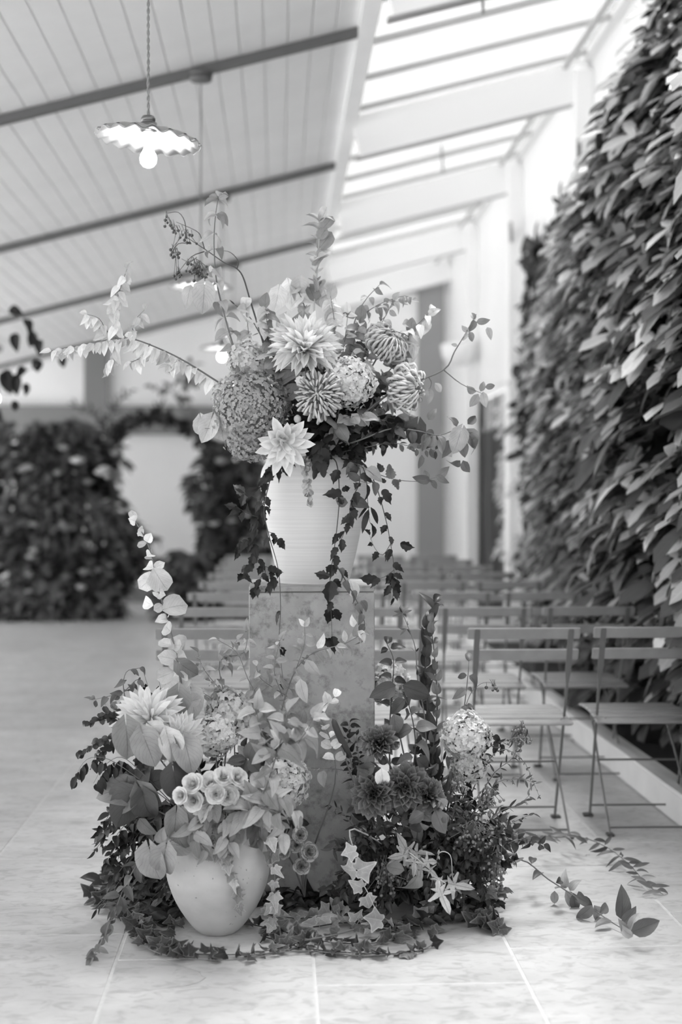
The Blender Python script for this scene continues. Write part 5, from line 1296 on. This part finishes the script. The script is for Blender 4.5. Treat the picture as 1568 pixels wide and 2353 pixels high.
# ================================================================== LEAFY WALL
WR = Vector((2.1, 8.0, .1))
wallp = thing('climbing_fig', 'dense climbing plant covering the right wall behind the curb', 'climbing plant', WR)
def front_x(y, z):
    """how far the foliage stands out into the hall"""
    b = 1.80 - .10 * math.sin(y * 1.7) * math.sin(z * 2.1 + 1) + .12 * noise.noise(Vector((y * .9, z * .9, 3.1)))
    b += max(0, y - 8.0) * .11
    top = 4.15 - (.10 * max(0, y - 7)) + .25 * noise.noise(Vector((y * 1.3, 0, 7.7)))
    if z > top - 1.0: b += (z - (top - 1.0)) * .42
    if z < .9: b += (.9 - z) * .18
    return b, top
def wl_leaf(y, z, depth, size):
    b, top = front_x(y, z)
    if z > top: return None
    x = b + depth
    if x > WX - .02: return None
    d = Vector((-1, R.uniform(-.5, .4), R.uniform(-.62, -.18)))
    n = Vector((-.38, -.02, .95)) + rv(.34)
    return frame(Vector((x, y, z)), d, n, size)
def lightp(m): return .16 + .5 * max(0, min(1, (m[2][3] - .6) / 3.2)) + (.25 if m[1][3] > 10 else 0)  # paler leaf likelier higher up, imitating light from above
cands = []
for i in range(4500):
    y = 4.9 + (R.random() ** 1.25) * 8.2; z = R.uniform(.25, 4.2)
    m = wl_leaf(y, z, abs(R.gauss(0, .07)) - .05, R.uniform(.10, .23) * (1.2 if y < 7.5 else 1))
    if m is not None: cands.append((y, m))
cands.sort(key=lambda c: c[0])
near = [c for c in cands if 5.9 < c[0] < 9.0]
R.shuffle(near); vis = set(id(c[1]) for c in near[:300])
rest = []
for y, m in cands:
    if id(m) in vis:
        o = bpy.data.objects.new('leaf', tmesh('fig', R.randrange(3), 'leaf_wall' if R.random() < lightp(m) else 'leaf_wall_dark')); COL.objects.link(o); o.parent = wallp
        o.matrix_basis = Matrix.Translation(-WR) @ m
    else: rest.append(m)
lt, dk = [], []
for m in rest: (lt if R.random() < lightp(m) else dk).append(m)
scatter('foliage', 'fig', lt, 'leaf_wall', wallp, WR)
scatter('shade_coloured_foliage', 'fig', dk, 'leaf_wall_dark', wallp, WR)
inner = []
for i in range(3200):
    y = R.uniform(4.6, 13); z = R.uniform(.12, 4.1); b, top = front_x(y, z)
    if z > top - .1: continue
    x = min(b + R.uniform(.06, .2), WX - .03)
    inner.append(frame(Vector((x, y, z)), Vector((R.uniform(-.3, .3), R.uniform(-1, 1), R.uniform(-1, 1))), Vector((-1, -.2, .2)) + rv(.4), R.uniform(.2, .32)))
scatter('inner_shade_foliage', 'fig', inner, 'leaf_wall_deep_shade', wallp, WR)
mb = MB()
for i in range(46):
    y = R.uniform(5, 12.8); z = .1; pts = []
    while z < R.uniform(2.5, 3.9):
        b, top = front_x(y, z); pts.append(Vector((min(b + .08 + R.uniform(0, .12), WX - .02), y, z)) - WR); z += .3; y += R.uniform(-.12, .12)
        if z > top: break
    if len(pts) > 1: mb.tube(pts, .008, 5)
mb.build('vine_stems', 'stem_dark', wallp, True, 'stuff')
mb = MB()
for i in range(420):
    y, m = cands[R.randrange(len(cands))]
    p = Vector((m[0][3], m[1][3], m[2][3])) - WR
    mb.tube([p, p + Vector((R.uniform(.02, .12), R.uniform(-.08, .08), R.uniform(.04, .14)))], .0022, 4)
mb.build('leaf_stalks', 'stem_pale', wallp, True, 'stuff')
# thinner far growth on the wall near the doorway
far = thing('climbing_fig', 'sparser climbing growth further along, hanging beside the dark doorway', 'climbing plant', (2.25, 14.0, .1))
ms = []
for i in range(110):
    if i % 5 < 3:
        y = R.uniform(13.5, 14.15); z = R.uniform(.7, 2.5); x = R.uniform(2.22, 2.29)
    else:
        y = R.uniform(11.4, 13.6); z = R.uniform(.3, 3.0); x = R.uniform(2.22, 2.28)
    ms.append(frame(Vector((x, y, z)), Vector((-1, R.uniform(-1, .3), R.uniform(-1, 0))), Vector((-.4, -.3, .8)) + rv(.5), R.uniform(.10, .16)))
scatter('foliage', 'fig', ms, 'leaf_wall', far, Vector((2.25, 14, .1)))
mb = MB()
for k_ in range(4):
    mb.tube([(-.02, -1.5 + k_ * .9, 0), (-.05, -1.3 + k_ * .9, 1.2), (-.02, -1.4 + k_ * .9, 2.3)], .012, 5)
mb.build('vine_stems', 'stem_dark', far, True, 'stuff')

# ================================================================== FLORAL ARCH at the far end
def mass(name, label, cx, cy, rx, ry, z1, n, m_, flowers):
    root = Vector((cx, cy, 0)); t = thing(name, label, 'floral pillar', root)
    ms = []; ms2 = []
    for i in range(n):
        a = R.uniform(0, 2 * math.pi); z = R.uniform(.02, z1)
        w = 1.0 + .9 * noise.noise(Vector((math.cos(a) * 1.1, z * 1.7, cx + math.sin(a)))) - .45 * (z / z1) ** 3
        rr = R.uniform(.72, 1.12) * w
        p = Vector((cx + rx * rr * math.cos(a), cy + ry * rr * math.sin(a), z))
        (ms if R.random() < .62 else ms2).append(frame(p, Vector((math.cos(a), math.sin(a), R.uniform(-.8, .8))) + rv(.4), UP + Vector((0, -.6, 0)) + rv(.6), R.uniform(.12, .22)))
    scatter('foliage', 'broad', ms, m_, t, root); scatter('dark_foliage', 'broad', ms2, 'leaf_deep', t, root)
    core = MB(); core.lathe([(.001, 0), (rx * .5, .02), (rx * .55, z1 * .4), (rx * .4, z1 * .75), (rx * .15, z1 * .9), (.001, z1 * .9)], 20)
    core.v = [(x, y * ry / rx, z) for x, y, z in core.v]; core.build('stem_core', 'vessel', t)
    for i in range(flowers):
        a = R.uniform(math.pi, 2 * math.pi); z = R.uniform(.15, z1 * .9); p = Vector((rx * 1.03 * math.cos(a), ry * 1.03 * math.sin(a), z))
        f = MB(); s = R.uniform(.05, .085); f.lathe([(.001, -s * .5), (s * .6, -s * .3), (s, 0), (s * .8, s * .3), (s * .45, s * .2), (s * .3, s * .5), (.001, s * .55)], 10, p, wav=lambda i_, a_: (.1 * s * math.cos(5 * a_), 0)); f.build('blossom', R.choice(['petal_white', 'petal_grey', 'floret_mid', 'floret_light']), t, True)
    return t
AY = 16.4
mass('flower_bush', 'broad bushy floral pillar at the far left of the aisle', -2.66, AY, .80, .40, 2.2, 3000, 'leaf_mid', 50)
mass('flower_bush', 'slimmer floral pillar just left behind the tall vase', -.55, AY, .36, .28, 2.0, 1000, 'leaf_mid', 18)
mass('flower_bush', 'low clump of greenery at the foot of the slimmer pillar', -1.02, AY - .4, .20, .2, .75, 420, 'leaf_mid', 3)
arch = thing('flower_arch', 'dark greenery arch joining the two far floral pillars', 'arch', (-1.5, AY, 0))
apts = [Vector((-2.05, AY, .05)), Vector((-2.03, AY, 1.6)), Vector((-1.9, AY, 2.05)), Vector((-1.6, AY, 2.28)), Vector((-1.3, AY, 2.30)), Vector((-1.0, AY, 2.15)), Vector((-.75, AY, 1.85)), Vector((-.7, AY, 1.4)), Vector((-.7, AY, .05))]
ap = catmull(apts, 5); ar = Vector((-1.5, AY, 0))
MB().tube([p - ar for p in ap], .035, 8).build('hoop', 'stem_dark', arch, True)
ms = []; Lp = plen(ap)
for i in range(420):
    p, d = at_len(ap, Lp * R.uniform(.2, .78)); a = rv(1).normalized()
    ms.append(frame(p + a * .03, a, rv(1), R.uniform(.07, .14)))
scatter('foliage', 'broad', ms, 'leaf_dark', arch, ar)
branch('tall_spray', 'loose spray of stems shooting above the broad floral pillar', 'branch', [(250, 1010), (255, 960), (275, 920), (300, 900)], AY, 'lance', 30, 12, 'leaf_dark', stem='stem_dark', rad=3, start=.1, droop=-.2, twigs=[[(250, 1000), (220, 950), (170, 930)], [(255, 990), (330, 970), (370, 930)]])
branch('tall_spray', 'airy spray of leaves floating above the far arch', 'branch', [(445, 1010), (440, 940), (420, 880), (400, 850)], AY - .2, 'broad', 34, 20, 'leaf_mid', rad=2, start=.3, droop=.1, twigs=[[(440, 940), (400, 900), (350, 890)], [(430, 900), (450, 860), (440, 835)]])
# hanging greenery, upper left, between camera and arch
hz = 9.6
t = branch('hanging_garland', 'dark-leaved garland hanging from the ceiling beam at the left edge', 'garland', [(-40, 640, 0), (-10, 700), (20, 720), (60, 735), (95, 800), (70, 850), (40, 830), (10, 860), (-20, 960)], hz, 'broad', 46, 55, 'leaf_dark', stem='stem_pale', rad=1.6, start=.3, droop=.9, mode='alt',
           leaves=[(38, 765, -95, 46), (78, 760, -100, 44), (20, 710, -20, 40), (12, 850, -80, 60), (35, 860, -85, 50), (82, 825, -90, 34), (145, 815, -95, 34), (60, 880, -85, 30), (30, 920, -70, 34)])
